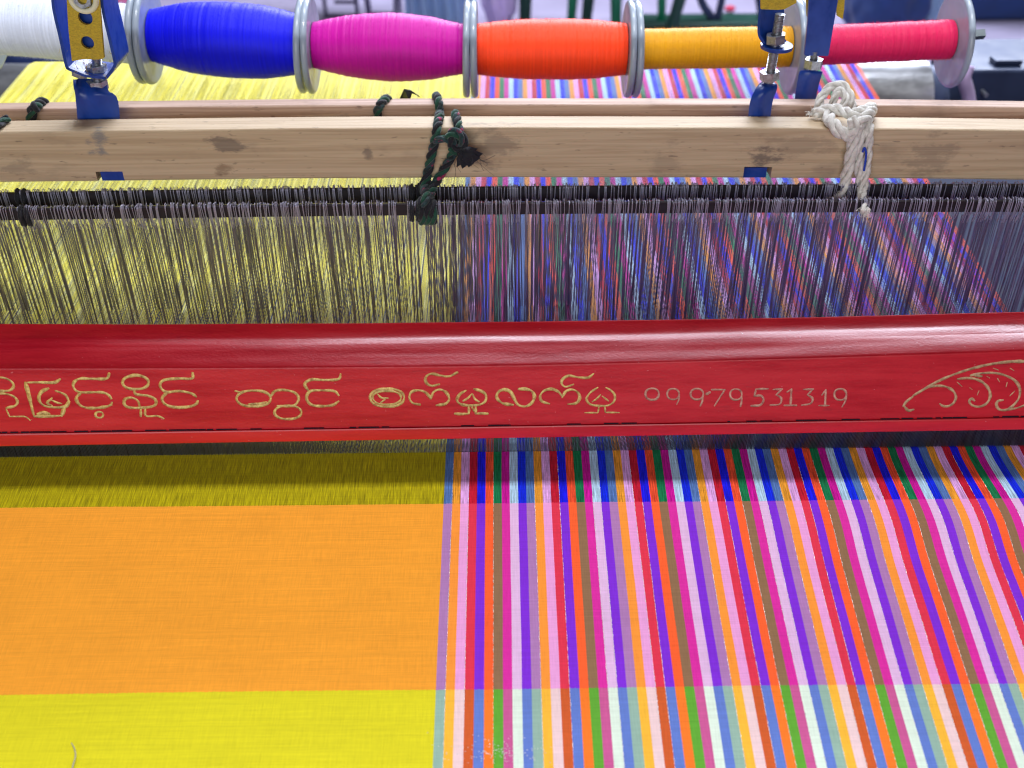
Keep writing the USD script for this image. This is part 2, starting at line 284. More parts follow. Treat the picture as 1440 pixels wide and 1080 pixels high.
nd = {'uv': ('texture_coordinate', {}), 's': ('separate_xyz', {}),
      'mw': ('mapping', {'scale': (30, 8, 1)}), 'nw': ('noise_texture', {'scale': 1.0, 'detail': 2.0}), 'dw': m_('multiply', b=.0012), 'xw': m_('add'), 'dwc': m_('subtract', b=.0006),
      'mw2': ('mapping', {'scale': (700, 3, 1)}), 'nw2': ('noise_texture', {'scale': 1.0, 'detail': 2.0}), 'dy': m_('multiply', b=.0018), 'yw': m_('add'),
      'x1': m_('subtract', b=X0), 'x2': m_('divide', b=PER), 'fr': m_('fraction'), 'gm': m_('less_than', b=0.0),
      'r1': ('rgb_ramp', {'ramp': stripes(WARP), 'interpolate': False}), 'r2': ('rgb_ramp', {'ramp': stripes(BAND2), 'interpolate': False}), 'r3': ('rgb_ramp', {'ramp': stripes(BAND3), 'interpolate': False}),
      'g1': ('mix_color', {'b': lin(*G1)}), 'g2': ('mix_color', {'b': lin(*G2)}), 'g3': ('mix_color', {'b': lin(*G3)}),
      'c1': m_('less_than', b=Y1), 'c2': m_('less_than', b=Y2), 'k1': ('mix_color', {}), 'k2': ('mix_color', {}),
      'mt': ('mapping', {'scale': (900, 50, 1)}), 'nt': ('noise_texture', {'scale': 1.0, 'detail': 3.0, 'roughness': .7}),
      'mf': ('mapping', {'scale': (34, 1000, 1)}), 'nf': ('noise_texture', {'scale': 1.0, 'detail': 3.0, 'roughness': .7}),
      'ml': ('mapping', {'scale': (14, 22, 1)}), 'nl': ('noise_texture', {'scale': 1.0, 'detail': 3.0}),
      'mwf': ('mapping', {'scale': (2.5, 420, 1)}), 'nwf': ('noise_texture', {'scale': 1.0, 'detail': 4.0, 'roughness': .75}), 'vwf': ('map_range', {'from_min': .3, 'from_max': .7, 'to_min': .93, 'to_max': 1.05}), 'vmm': m_('multiply'),
      'a1': m_('add'), 'a2': m_('multiply_add', b=.5), 'v': ('map_range', {'from_min': .35, 'from_max': .65, 'to_min': .87, 'to_max': 1.08}),
      'vl': ('map_range', {'from_min': .3, 'from_max': .7, 'to_min': .965, 'to_max': 1.02}), 'vm': m_('multiply'),
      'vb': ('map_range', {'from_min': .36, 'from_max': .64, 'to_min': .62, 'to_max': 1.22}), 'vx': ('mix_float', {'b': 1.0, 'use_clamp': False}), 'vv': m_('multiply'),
      'cv': ('combine_xyz', {}), 'mul': ('mix_color', {'blend_type': 'multiply', 'fac': 1.0, 'use_clamp': False}),
      'b': ('bump', {'strength': .9, 'distance': .0008}), 'p': ('principled_bsdf', {'roughness': .7, 'specular_ior_level': .12, 'sheen_weight': .04})}
nd['a2'] = ('math', {'math_type': 'multiply', 'value2': .5})
ln = [('uv.UV', 's.vector'), ('uv.UV', 'mw.vector'), ('mw.vector', 'nw.vector'), ('nw.fac', 'dw.value1'), ('dw.value', 'dwc.value1'), ('s.x', 'xw.value1'), ('dwc.value', 'xw.value2'),
      ('uv.UV', 'mw2.vector'), ('mw2.vector', 'nw2.vector'), ('nw2.fac', 'dy.value1'), ('s.y', 'yw.value1'), ('dy.value', 'yw.value2'),
      ('xw.value', 'x1.value1'), ('x1.value', 'x2.value1'), ('x2.value', 'fr.value1'), ('x1.value', 'gm.value1'),
      ('fr.value', 'r1.fac'), ('fr.value', 'r2.fac'), ('fr.value', 'r3.fac'), ('yw.value', 'c1.value1'), ('yw.value', 'c2.value1')]
for i in '123': ln += [('gm.value', f'g{i}.fac'), (f'r{i}.color', f'g{i}.a')]
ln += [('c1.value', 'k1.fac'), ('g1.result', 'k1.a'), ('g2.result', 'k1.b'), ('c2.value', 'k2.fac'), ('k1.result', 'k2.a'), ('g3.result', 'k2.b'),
       ('uv.UV', 'mt.vector'), ('mt.vector', 'nt.vector'), ('uv.UV', 'mf.vector'), ('mf.vector', 'nf.vector'), ('uv.UV', 'ml.vector'), ('ml.vector', 'nl.vector'),
       ('nt.fac', 'a1.value1'), ('nf.fac', 'a1.value2'), ('a1.value', 'a2.value1'), ('a2.value', 'v.value'), ('nl.fac', 'vl.value'), ('v.result', 'vm.value1'), ('vl.result', 'vmm.value1'), ('uv.UV', 'mwf.vector'), ('mwf.vector', 'nwf.vector'), ('nwf.fac', 'vwf.value'), ('vwf.result', 'vmm.value2'), ('vmm.value', 'vm.value2'),
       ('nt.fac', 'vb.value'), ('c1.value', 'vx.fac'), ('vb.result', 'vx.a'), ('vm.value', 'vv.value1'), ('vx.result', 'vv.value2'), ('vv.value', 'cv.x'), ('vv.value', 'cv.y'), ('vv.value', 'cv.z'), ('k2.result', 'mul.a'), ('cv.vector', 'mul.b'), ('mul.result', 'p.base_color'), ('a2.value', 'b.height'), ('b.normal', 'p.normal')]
material('cloth', nd, ln)
def cloth_shift(x, y):
    """the weave drifts sideways where the temple pulls it, towards the right selvedge"""
    g = np.clip((x - .12) / .30, 0, 1.6) ** 2
    d = -y
    return g * (.0045 * np.exp(-((d - .075) / .035) ** 2) - .003 * np.exp(-(d / .028) ** 2) + .002 * np.exp(-((d - .15) / .06) ** 2))
def cloth_z(x, y):
    return TILT * y +   .0026 * (fbm(np.stack([x * 5, y * 8, 0 * x], -1), 3, 5) - .5) * np.clip(-y / .03, 0, 1)
gx, gy = np.linspace(-.78, .66, 289), np.r_[.0045, -np.linspace(0, 1, 120) ** 1.2 * .46]
GX, GY = np.meshgrid(gx, gy)
V = np.stack([GX + cloth_shift(GX, GY), GY, cloth_z(GX, GY)], -1).reshape(-1, 3)
i = np.arange(len(gy) - 1)[:, None] * len(gx) + np.arange(len(gx) - 1)[None]
Fq = np.stack([i, i + len(gx), i + len(gx) + 1, i + 1], -1).reshape(-1, 4)
cl = thing('woven_cloth', 'freshly woven cotton cloth, yellow and orange bands beside bright multicoloured stripes', 'cloth')
part(cl, 'weave', (V, Fq), 'cloth', True, uv=np.stack([GX.ravel(), GY.ravel()], 1))
# silver threads that come up between some of the stripes
nper = int((.62 - X0) / PER) + 1
for kper in range(nper):
    for s in (1, 3, 4, 6, 8, 9):
        if rnd.random() < .25: continue
        x = X0 + PER * (kper + s / 10)
        if x > .6: continue
        ys_, hs_, y = [], [], -rnd.uniform(.0, .06)
        while y > -.40:
            L = rnd.uniform(.0012, .004)
            on = rnd.random() < (.85 if fbm(np.array([x * 40, y * 22, 1.0]), 2) > .44 else .2)
            ys_ += [y, y - L * .5, y - L]; hs_ += [-.0002, .00050 if on else -.0006, -.0002]
            y -= L + rnd.uniform(.0006, .003)
        yy = np.array(ys_); X = np.full(len(yy), x) + rng.normal(0, .00006, len(yy))
        part(cl, 'silver_thread', tube(np.stack([X + cloth_shift(X, yy), yy, cloth_z(X, yy) + np.array(hs_)], 1), .00031, 4, False), 'silver', True)

gl = []
g = np.random.default_rng(77)
for _ in range(150):
    p = onCloth(706 + g.normal(0, 34), 1056 + g.normal(0, 11)); L = g.uniform(.0004, .0012)
    x = np.array([p[0], p[0] + L / 2, p[0] + L]); y = np.full(3, p[1])
    gl.append(tube(np.stack([x, y + g.normal(0, .0001, 3), cloth_z(x, y) + np.array([0, .0003, 0])], 1), .00022, 4, False))
part(cl, 'weft_glints', cat_(gl), 'silver', True, 'small sparkling specks where silver weft floats over the stripes', 'stuff')
lt = np.array([onCloth(u, v) for u, v in ((101, 1046), (106, 1056), (108, 1068), (104, 1080), (99, 1096))]); lt[:, 2] += np.array([.0012, .003, .004, .003, .001])
simple('grey_thread', lin(170, 170, 160), .8)
part(cl, 'loose_thread', tube(spline(lt, 6), np.linspace(.0003, .0007, 25), 6), 'grey_thread', True, 'stray grey thread end curling up from the yellow band')

# ------------------------------------------------------------------ the warp
ROLL_Y, ROLL_R = 1.13, .085
PITCHW = PER / 80
def xroll(x): return X0 + .004 + (x - X0) * 1.085
def warp_threads(xs, seed):
    r = np.random.default_rng(seed); n = len(xs)
    ys = np.array([.0035, .010, .12, .262, .30, .45, .70, .95, ROLL_Y])
    P = np.zeros((n, len(ys) + 6, 3))
    up = np.where(np.arange(n) % 2 == 0, 1, -1)
    for j, y in enumerate(ys):
        t = max(0, (y - .262) / (ROLL_Y - .262))
        P[:, j, 0] = xs + (xroll(xs) - xs) * t + r.normal(0, .00006 + .00012 * math.sin(math.pi * min(t, 1)), n)
        P[:, j, 1] = y
        shed = {3: .007, 4: .0068, 2: .0036, 5: .0052, 6: .0025, 7: .001}.get(j, 0)
        P[:, j, 2] = up * shed + r.normal(0, .00015, n) * (t > 0)
    for q in range(6):
        a = (q + 1) * math.radians(18)
        P[:, len(ys) + q] = np.stack([P[:, len(ys) - 1, 0], np.full(n, ROLL_Y + math.sin(a) * (ROLL_R + .0006)), np.full(n, -ROLL_R + math.cos(a) * (ROLL_R + .0006))], 1)
    P[:, :len(ys), 2] += .0006 - np.interp(ys, [0, .012, .262, .45, .95, 1.13], [0, .001, .022, .018, .003, 0])[None]
    P[:, :2, 0] += cloth_shift(xs, 0 * xs)[:, None]
    return many_tubes(P, r.uniform(.00038, .00046, n), 5)
def thread_mat(name, c):
    simple(name, lin(*c), .55, var=.22, scale=(900, 4, 60), spec=.22)
for q in range(10): thread_mat(f'warp_{q}', WARP[q])
thread_mat('warp_yellow', (240, 226, 84)); thread_mat('warp_yellow_pale', (246, 238, 150))
wp = thing('warp_sheet', 'yellow and multicoloured warp threads stretched from metal roller through the heddles', 'warp')
xs = np.arange(-.80, X0, PITCHW) + rng.normal(0, .00015, len(np.arange(-.80, X0, PITCHW)))
pick = rng.random(len(xs)) < .22
part(wp, 'yellow_threads', warp_threads(xs[~pick], 1), 'warp_yellow', True, 'bright yellow threads, left half of the sheet', 'stuff')
part(wp, 'pale_yellow_threads', warp_threads(xs[pick], 2), 'warp_yellow_pale', True, 'paler yellow threads among the yellow ones', 'stuff')
NST = int((.588 - X0) / (PER / 10))
for s in range(NST):
    x = X0 + PER / 10 * s + (np.arange(8) + .5) * PITCHW + rng.normal(0, .0001, 8)
    part(wp, 'thread_stripe', warp_threads(x, 10 + s), f'warp_{s % 10}', True, None, 'stuff')

# ------------------------------------------------------------------ roller behind, floor
rl = thing('back_roller', 'dull grey metal roller carrying the far end of the warp', 'roller', (0, ROLL_Y, -ROLL_R))
xs = np.linspace(-1.25, .775, 120); rs = ROLL_R - .0012 + .0016 * (fbm(np.stack([xs * 9, 0 * xs, 0 * xs], 1), 3) - .5)
m = revolve_x(np.r_[-1.25, xs, .775], np.r_[.001, rs, .001], 64); m.apply_translation([0, ROLL_Y, -ROLL_R]); part(rl, 'drum', m, 'roller_metal', 40)
m = revolve_x(np.array([.775, .775, .80, .80, 1.15, 1.15]), np.array([.001, .07, .07, .045, .045, .001]), 40); m.apply_translation([0, ROLL_Y, -ROLL_R]); part(rl, 'axle', m, 'machine_dark', 30)
fl = np.array([[-8, -3, -.8], [8, -3, -.8], [8, 14, -.8], [-8, 14, -.8]])
gxx, gyy = np.meshgrid(np.linspace(-8, 8, 33), np.linspace(-3, 14, 35)); i = np.arange(34)[:, None] * 33 + np.arange(32)[None]
p = part('/World', 'floor', (np.stack([gxx, gyy, -.8 + .004 * (noise(np.stack([gxx, gyy, 0 * gxx], -1) * 1.7) - .5)], -1).reshape(-1, 3), np.stack([i, i + 1, i + 34, i + 33], -1).reshape(-1, 4)), 'floor_concrete', True, 'pale lilac grey concrete workshop floor behind the loom', 'structure', 'floor')

# ------------------------------------------------------------------ added board out of view, there to shade the batten and cloth edge
top('shade_board', trimesh.creation.box(bounds=[[-1.3, -.1234, .68], [1.3, .30, .735]]), 'wood_rear', 'wide wooden board added out of view above the batten to shade it', 'board', False)

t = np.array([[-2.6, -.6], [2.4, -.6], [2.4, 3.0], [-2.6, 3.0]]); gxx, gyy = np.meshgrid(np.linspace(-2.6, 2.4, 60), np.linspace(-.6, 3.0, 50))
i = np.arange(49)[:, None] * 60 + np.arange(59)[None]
top('loom_shade_sheet', (np.stack([gxx, gyy, -.788 + .006 * noise(np.stack([gxx * 3, gyy * 3, 0 * gxx], -1))], -1).reshape(-1, 3), np.stack([i, i + 1, i + 61, i + 60], -1).reshape(-1, 4)), 'mat', 'dark blue grey sheet added on the floor as the shade beneath the loom', 'mat', True)  # added sheet, its dark colour stands in for shade on the floor

# ------------------------------------------------------------------ batten with carved lettering
BYAW = .003
def bY(x, y): return y + BYAW * x
D = -.757
fa, fb = np.array([.735 + D, .0585]), np.array([.7459 + D, .1119])      # lettered face, bottom and top (y, z)
def gz(x, z0):
    w, bb, tt = (z0 - .0475) / .0775, -.0058 + .005 * x, -.0025 + .0175 * x * x
    return (1 - w) * bb + w * tt + np.clip(x / .5, 0, 1.4) * .0055 * np.exp(-((z0 - .1119) / .0075) ** 2)
curve = spline([fb, (.7470 + D, .1131), (.7500 + D, .1138), (.7560 + D, .1147), (.7620 + D, .1158), (.7680 + D, .1172), (.7735 + D, .1182), (.7790 + D, .1185), (.7840 + D, .1188), (.7890 + D, .1202), (.7935 + D, .1222), (.7968 + D, .1240)], 6)
curve = np.vstack([curve, [[.7978 + D, .1243], [.7988 + D, .1236], [.7994 + D, .1218], [.7996 + D, .112]]])
prof = [(.7318 + D, .0475), (.7311 + D, .0488), (.7322 + D, .0577), (.7328 + D, .0588), (.7340 + D, .0588), (.7350 + D, .0578), (.7354 + D, .0600)]
prof = np.vstack([np.array([[.7996 + D, .056], [.770 + D, .056], [.770 + D, .0475]]), prof, fa + (fb - fa) * np.linspace(.05, .98, 3)[:, None], curve])
cs = m3.CrossSection([prof[:, :]], m3.FillRule.NonZero) if sg.Polygon(prof).exterior.is_ccw else m3.CrossSection([prof[::-1]], m3.FillRule.NonZero)
BX0, BX1 = -.72, .66
bat = cs.extrude(BX1 - BX0)
bat = bat.refine_to_length(.05)
def bend(P):
    x, y, z = P[:, 2] + BX0, P[:, 0], P[:, 1]
    grow = gz(x, z); z = z + grow; y = y + grow * (fb - fa)[0] / (fb - fa)[1]
    k = np.clip((z - grow - .1125) / .003, 0, 1)
    yy = y - (.7472 + D); led = np.where((yy > 0) & (yy < .024), np.sin(np.clip(yy / .024, 0, 1) * np.pi), 0)
    z = z + led * np.interp(x, [-.7, -.45, -.2, .15, .45, .65], [.0016, .0014, .0004, .0002, .0008, .0010])
    z = z + k * (.0022 * (fbm(np.stack([x * 5, y * 45, 0 * x], 1), 3, 4) - .5) + .0005 * (noise(np.stack([x * 40, y * 60, 0 * x], 1), 8) - .5))
    return np.stack([x, bY(x, y), z], 1)
bat = bat.warp_batch(bend)
fd = (fb - fa) / np.linalg.norm(fb - fa)
fN = np.cross([1, BYAW, 0], [0, fd[0], fd[1]]); fN /= np.linalg.norm(fN)
if fN[1] > 0: fN = -fN
fP = np.array([0, fa[0], fa[1]])
def A(*p): return [(x / 4.8, 500 + y / 4.8) for x, y in p]
def B(*p): return [(300 + x / 4.5, 500 + y / 4.5) for x, y in p]
def C(*p): return [(600 + x / 4.5, 500 + y / 4.5) for x, y in p]
def Dg(*p): return [(880 + x / 4.235, 500 + y / 4.235) for x, y in p]
def E(*p): return [(1240 + x / 7.2, 480 + y / 7.2) for x, y in p]
def oval(f, cx, cy, rx, ry, a0=0, a1=360): return f(*[(cx + rx * math.copysign(abs(math.cos(t)) ** .8, math.cos(t)), cy + ry * math.sin(t)) for t in np.radians(np.linspace(a0, a1, 19))])
W = 1.0
CHARS = [
 [(A((-60, 150), (20, 150), (70, 170), (92, 200), (75, 230), (30, 240), (-60, 238)), W), (A((-60, 262), (30, 258), (90, 275), (118, 310), (100, 340), (50, 352)), W), (A((40, 355), (52, 385), (65, 412)), .9), (A((65, 412), (120, 412), (170, 413), (203, 437)), .8)],
 [(A((405, 160), (365, 182), (270, 181), (180, 182)), 1.05), (A((172, 184), (195, 270), (212, 340), (228, 405)), 1.3), (A((230, 411), (320, 411), (415, 406)), 1.0), (A((415, 406), (425, 385), (432, 356)), 1.3), (A((255, 395), (300, 388), (330, 394)), 1.4),
  (A((325, 222), (280, 245), (262, 290), (290, 335), (360, 350), (440, 345), (465, 310)), 1.15), (A((465, 310), (440, 265), (375, 238)), .8), (A((350, 288), (318, 320), (350, 338)), .8), (A((345, 300), (385, 318), (415, 325)), .7)],
 [(A((736, 122), (720, 155), (640, 158), (540, 156), (497, 185), (502, 225), (545, 248), (680, 248), (730, 265), (750, 290)), W), (A((545, 250), (515, 290), (540, 335), (600, 355), (690, 350), (745, 335), (756, 318)), 1.1), (oval(A, 670, 400, 26, 20), .85)],
 [(oval(A, 915, 182, 88, 45), 1.0), (A((850, 145), (915, 128), (975, 142)), .8), (A((905, 235), (920, 262), (1000, 272), (1050, 300), (1045, 335), (990, 350), (880, 352), (840, 330), (845, 295), (890, 285), (930, 305), (942, 342)), 1.0), (A((950, 365), (950, 410)), .9), (A((980, 358), (986, 408), (1060, 408), (1105, 425)), .75)],
 [(A((1300, 118), (1295, 155), (1200, 155), (1110, 165), (1080, 195), (1095, 230), (1130, 247), (1210, 240), (1290, 255), (1322, 277)), W), (A((1130, 248), (1095, 285), (1110, 325), (1170, 348), (1260, 348), (1320, 330), (1334, 308)), 1.1)],
 [(oval(B, 255, 272, 108, 50), 1.0), (B((225, 308), (290, 305), (335, 296)), 1.0), (B((140, 225), (165, 232)), 1.1), (B((362, 262), (390, 225), (450, 218), (515, 235), (540, 270), (520, 310), (470, 320), (405, 318)), W), (oval(B, 472, 360, 85, 42), 1.0)],
 [(B((805, 118), (790, 150), (700, 155), (620, 152), (578, 180), (598, 218)), W), (B((793, 252), (765, 225), (690, 220), (615, 225), (590, 265), (610, 305), (660, 320), (750, 315), (792, 290)), W)],
 [(oval(B, 1100, 267, 107, 57), 1.0), (oval(B, 1098, 267, 90, 43), .8), (B((1040, 245), (1065, 268), (1105, 270)), .8), (B((1060, 297), (1085, 280)), .8)],
 [(B((1305, 310), (1260, 300), (1240, 265), (1255, 230), (1300, 220), (1345, 235), (1375, 272)), 1.0), (C((25, 270), (45, 230), (85, 215), (125, 235), (142, 275), (120, 305), (62, 315)), 1.05), (C((192, 108), (140, 132), (80, 125), (30, 115), (-4, 135), (-4, 170), (30, 192), (78, 182)), W)],
 [(C((248, 222), (210, 245), (192, 280), (210, 305), (260, 316), (330, 312), (370, 290), (374, 250), (345, 225), (300, 212)), W), (C((285, 243), (260, 270), (232, 287)), .8), (C((290, 243), (305, 275), (330, 292)), .8), (C((264, 320), (268, 345), (266, 366)), 1.0), (C((266, 368), (220, 370), (180, 368)), 1.0), (C((310, 320), (310, 366)), 1.0), (C((310, 368), (345, 366), (385, 368)), 1.0), (C((285, 325), (300, 350)), 1.1)],
 [(C((545, 312), (480, 302), (443, 265), (455, 230), (490, 215), (530, 230), (555, 275), (580, 312), (625, 322), (665, 300), (682, 260), (665, 225), (625, 212), (585, 212)), 1.1)],
 [(C((775, 305), (730, 290), (718, 255), (745, 222), (790, 212), (835, 230), (858, 264)), .95), (C((858, 264), (880, 228), (920, 215), (958, 235), (968, 270), (945, 302), (893, 308)), .95), (C((1055, 116), (1020, 140), (960, 138), (900, 128), (860, 150), (855, 180), (880, 198), (928, 183)), .9)],
 [(C((1082, 203), (1035, 235), (1012, 275), (1035, 308), (1090, 318), (1150, 315), (1185, 290), (1190, 250), (1165, 220), (1135, 203)), .8), (C((1100, 248), (1075, 275), (1048, 292)), .7), (C((1112, 258), (1150, 287)), .7), (C((1090, 325), (1084, 360)), .7), (C((1082, 362), (1000, 362)), .65), (C((1128, 320), (1130, 358)), .7), (C((1130, 360), (1218, 361)), .65)],
 [(oval(Dg, 157, 230, 40, 34), .8)],
 [(oval(Dg, 282, 230, 36, 32), .75), (Dg((317, 232), (316, 262), (303, 292)), .7)],
 [(oval(Dg, 424, 230, 38, 32), .75), (Dg((460, 232), (456, 270), (444, 300)), .7)],
 [(Dg((484, 228), (498, 220)), 1.5), (Dg((512, 203), (590, 203)), .75), (Dg((590, 204), (560, 250), (528, 300)), .75)],
 [(oval(Dg, 656, 232, 35, 32), .75), (Dg((690, 236), (690, 270), (683, 303)), .7)],
 [(Dg((848, 198), (775, 200)), .8), (Dg((775, 200), (766, 242)), .8), (Dg((766, 240), (805, 240), (820, 265), (800, 295), (748, 300)), .95)],
 [(Dg((878, 202), (932, 200)), .75), (Dg((932, 200), (896, 234)), .7), (Dg((896, 234), (926, 255), (916, 290), (862, 295)), .75)],
 [(Dg((962, 217), (987, 200)), .7), (Dg((987, 200), (981, 295)), .75), (Dg((945, 297), (1016, 297)), .75)],
 [(Dg((1058, 202), (1117, 200)), .75), (Dg((1117, 200), (1082, 234)), .7), (Dg((1082, 234), (1112, 255), (1102, 285), (1048, 296)), .85)],
 [(Dg((1168, 236), (1192, 203)), .65), (Dg((1192, 203), (1186, 298)), .7), (Dg((1150, 298), (1210, 298)), .65)],
 [(oval(Dg, 1278, 232, 36, 33), .8), (Dg((1315, 232), (1308, 270), (1288, 306)), .7)],
 [(E((318, 692), (268, 700), (232, 662)), 1.1), (E((220, 655), (250, 610), (312, 562)), 1.1), (E((322, 548), (420, 490), (560, 410), (720, 340), (900, 280), (1100, 232), (1300, 206), (1460, 206), (1650, 222)), 1.1)],
 [(E((480, 465), (560, 450), (650, 460), (720, 500), (750, 560), (730, 620), (680, 655), (620, 655), (588, 632)), .9)],
 [(E((770, 382), (860, 372), (960, 385), (1040, 430), (1090, 500), (1096, 570), (1060, 630), (990, 662), (920, 650), (885, 610), (908, 580), (938, 602)), 1.0)],
 [(E((905, 345), (1000, 325), (1130, 320), (1250, 345), (1350, 400), (1397, 480), (1390, 570), (1340, 640), (1270, 692), (1190, 690), (1160, 640), (1180, 603), (1228, 596)), 1.0), (E((950, 345), (1010, 355)), 1.1), (E((1250, 695), (1350, 680), (1450, 645), (1600, 560)), .9)],
 [(E((765, 415), (812, 457)), .5), (E((1065, 355), (1092, 372)), .5), (E((1172, 375), (1192, 410)), .55), (E((1270, 418), (1258, 462)), .55), (E((1130, 272), (1182, 292)), .5), (E((1300, 272), (1337, 296)), .5), (E((1298, 552), (1345, 505)), .6), (E((890, 470), (915, 488)), .45), (E((985, 500), (965, 545)), .45)],
]
samples, owner, cutters = [], [], []
for ci, strokes in enumerate(CHARS):
    for pts, w in strokes:
        P3 = np.array([onPlane(u, v, fP, fN) for u, v in pts])
        P3 = resample(spline(P3, 6) if len(P3) > 2 else P3, .0011)
        r = .00136 * w
        n = len(P3); rr = r * (.68 + .62 * noise(np.stack([np.arange(n) * .22, np.full(n, ci * 3.1), np.zeros(n)], 1)))
        rr[:2] *= .8; rr[-2:] *= .75
        balls = [m3.Manifold.sphere(float(q), 8).translate(tuple(a - fN * .00008)) for a, q in zip(P3, rr)]
        cutters += [m3.Manifold.batch_hull([balls[k], balls[k + 1]]) for k in range(n - 1)]
        samples.append(P3); owner += [ci] * n
cut = m3.Manifold.batch_boolean(cutters, m3.OpType.Add)
bm = (bat - cut).to_mesh()
bv, bf = np.asarray(bm.vert_properties)[:, :3].astype(float), np.asarray(bm.tri_verts)
cen = bv[bf].mean(1); dep = -(cen - fP) @ fN
infa = (cen[:, 2] > fa[1] + gz(cen[:, 0], fa[1]) + .0015) & (cen[:, 2] < fb[1] + gz(cen[:, 0], fb[1]) - .0002)
from scipy.spatial import cKDTree
nd_, near = cKDTree(np.vstack(samples)).query(cen)
groove = infa & (dep > 3e-6) & (dep < .003) & (nd_ < .0024)
own = np.array(owner)[near[groove]]
bt = thing('loom_batten', 'red painted wooden beater rail with carved gold letters and phone number', 'beater rail')
part(bt, 'rail', trimesh.Trimesh(bv, bf[~groove], process=False), 'red_paint', 32)
gf = bf[groove]
for ci in range(len(CHARS)):
    f = gf[own == ci]
    if len(f): part(bt, 'carved_digit' if 13 <= ci < 24 else 'carved_scroll' if ci >= 24 else 'carved_letter', trimesh.Trimesh(bv, f, process=True), 'carved_dull' if 13 <= ci < 24 else 'carved_scroll' if ci >= 24 else 'carved_gold', 40)
segs, x = [], -.70
while x < .64:
    e = abs(x - .02) / .5; L = rnd.uniform(.002, .02)
    if rnd.random() < .35 + .6 * e * e:
        h = rnd.uniform(.0004, .0006 + .0006 * e * e)
        xm = x + L / 2; g_ = gz(xm, .0590); z0 = .0590 + g_; gyy_ = g_ * (fb - fa)[0] / (fb - fa)[1]
        segs.append(trimesh.creation.box([L, .0010, h])); segs[-1].apply_transform(trimesh.transformations.rotation_matrix(math.atan(BYAW), [0, 0, 1])); segs[-1].apply_translation([x + L / 2, bY(x + L / 2, .7350 + D - .0003) + gyy_, z0 + .0002])
    x += L + rnd.uniform(0, .004)
part(bt, 'seam', cat_(segs), 'seam_dark', False, 'dark broken line along the lower edge of the lettered face', 'stuff')
# reed: blades under the rail
xs = np.arange(-.70, .64, .00128); n = len(xs)
b = trimesh.creation.box([.00034, .0034, .112]); bvv, bff = b.vertices, b.faces
Vv = np.repeat(bvv[None], n, 0); jit = rng.normal(0, .00006, n)
Vv = Vv + np.stack([xs + jit, bY(xs, .7635 + D), np.full(n, -.0095)], 1)[:, None]
part(bt, 'reed_wires', (Vv.reshape(-1, 3), (bff[None] + (np.arange(n) * 8)[:, None, None]).reshape(-1, 3)), 'reed_steel', False, 'close row of thin steel reed wires below the rail', 'stuff')

# ------------------------------------------------------------------ heddle shafts
def heddle_shaft(Y, zc, hbar, n, seed, label, group):
    r = np.random.default_rng(seed)
    t = thing('heddle_shaft', label, 'heddle shaft', (0, Y, zc), group=group)
    xb = np.linspace(-1.0, .95, 60); zb = zc - .004 * (xb / .75) ** 2
    bw, bh = .0022, hbar / 2
    ring = np.array([[-bw, -bh], [bw, -bh], [bw, bh], [-bw, bh]])
    V = np.stack([np.repeat(xb, 4), (Y + ring[:, 0])[None].repeat(60, 0).ravel(), (zb[:, None] + ring[:, 1][None]).ravel()], 1)
    i = np.arange(59)[:, None] * 4; j = np.arange(4)[None]; j2 = (j + 1) % 4
    F = np.stack([i + j, i + j2, i + 4 + j2, i + 4 + j], -1).reshape(-1, 4)
    part(t, 'top_bar', (V, F), 'dark_bar', False)
    # clustered heddles
    gaps = r.gamma(1.1, 1, n); gaps = gaps / gaps.sum() * 1.86; xs = -.98 + np.cumsum(gaps)
    lean = r.normal(0, .0035, n) + .005 * (noise(np.stack([xs * 14, 0 * xs, 0 * xs + seed], 1)) - .5) * 2
    zt = np.interp(xs, xb, zb)
    loops, strips = [], []
    def pu(x_): 
        d_ = np.array([x_, Y, .05]) - CAM; return 720 + F_PX * (d_ @ _R) / (d_ @ _F)
    for k in range(n):
        if 591 < pu(xs[k]) < 601: continue
        x, top_, ln_ = xs[k], zt[k] + bh, lean[k]
        over = r.uniform(.0010, .0042); fw = .0026 + r.uniform(0, .0016)
        sk = r.normal(0, .0007)
        low = zt[k] - bh - r.uniform(.004, .010)
        p = np.array([[x + sk, Y + fw, low + .003], [x + sk * .5, Y + fw, top_], [x, Y + fw * .3, top_ + over], [x, Y - fw * .7, top_ + over * .8], [x - sk * .3, Y - fw, top_ - .001], [x - sk, Y - fw, zt[k] - bh], [x - sk, Y - .0007, low - .004]])
        loops.append(tube(p, .00040, 5, False))
        # long flat body, slightly twisted
        z = np.linspace(low, -.135, 5); w = r.uniform(.00036, .00074); a = r.normal(0, .7) + np.linspace(0, r.normal(0, .2), 5)
        xx = x - sk + ln_ * (low - z) / .25
        c, s_ = np.cos(a) * w, np.sin(a) * w; th = .00022
        q = np.stack([np.stack([xx - c, Y - s_, z], 1), np.stack([xx + s_ * .25, Y - th - 0 * c, z], 1), np.stack([xx + c, Y + s_, z], 1), np.stack([xx - s_ * .25, Y + th + 0 * c, z], 1)], 1).reshape(-1, 3)
        ii = np.arange(4)[:, None] * 4; jj = np.arange(4)[None]; jj2 = (jj + 1) % 4
        strips.append((q, np.stack([ii + jj, ii + jj2, ii + 4 + jj2, ii + 4 + jj], -1).reshape(-1, 4)))
    part(t, 'heddle_loops', cat_(loops), 'loop_steel', True, None, 'stuff')
    part(t, 'heddle_wires', cat_(strips), 'steel_wire', 30, None, 'stuff')
heddle_shaft(.263, .1266, .0125, 1050, 3, 'front heddle shaft, dark bar hung with thin steel heddles, just behind the red rail', None)
heddle_shaft(.293, .1292, .0165, 1050, 4, 'rear heddle shaft, dark bar of steel heddles under the wooden bar', None)

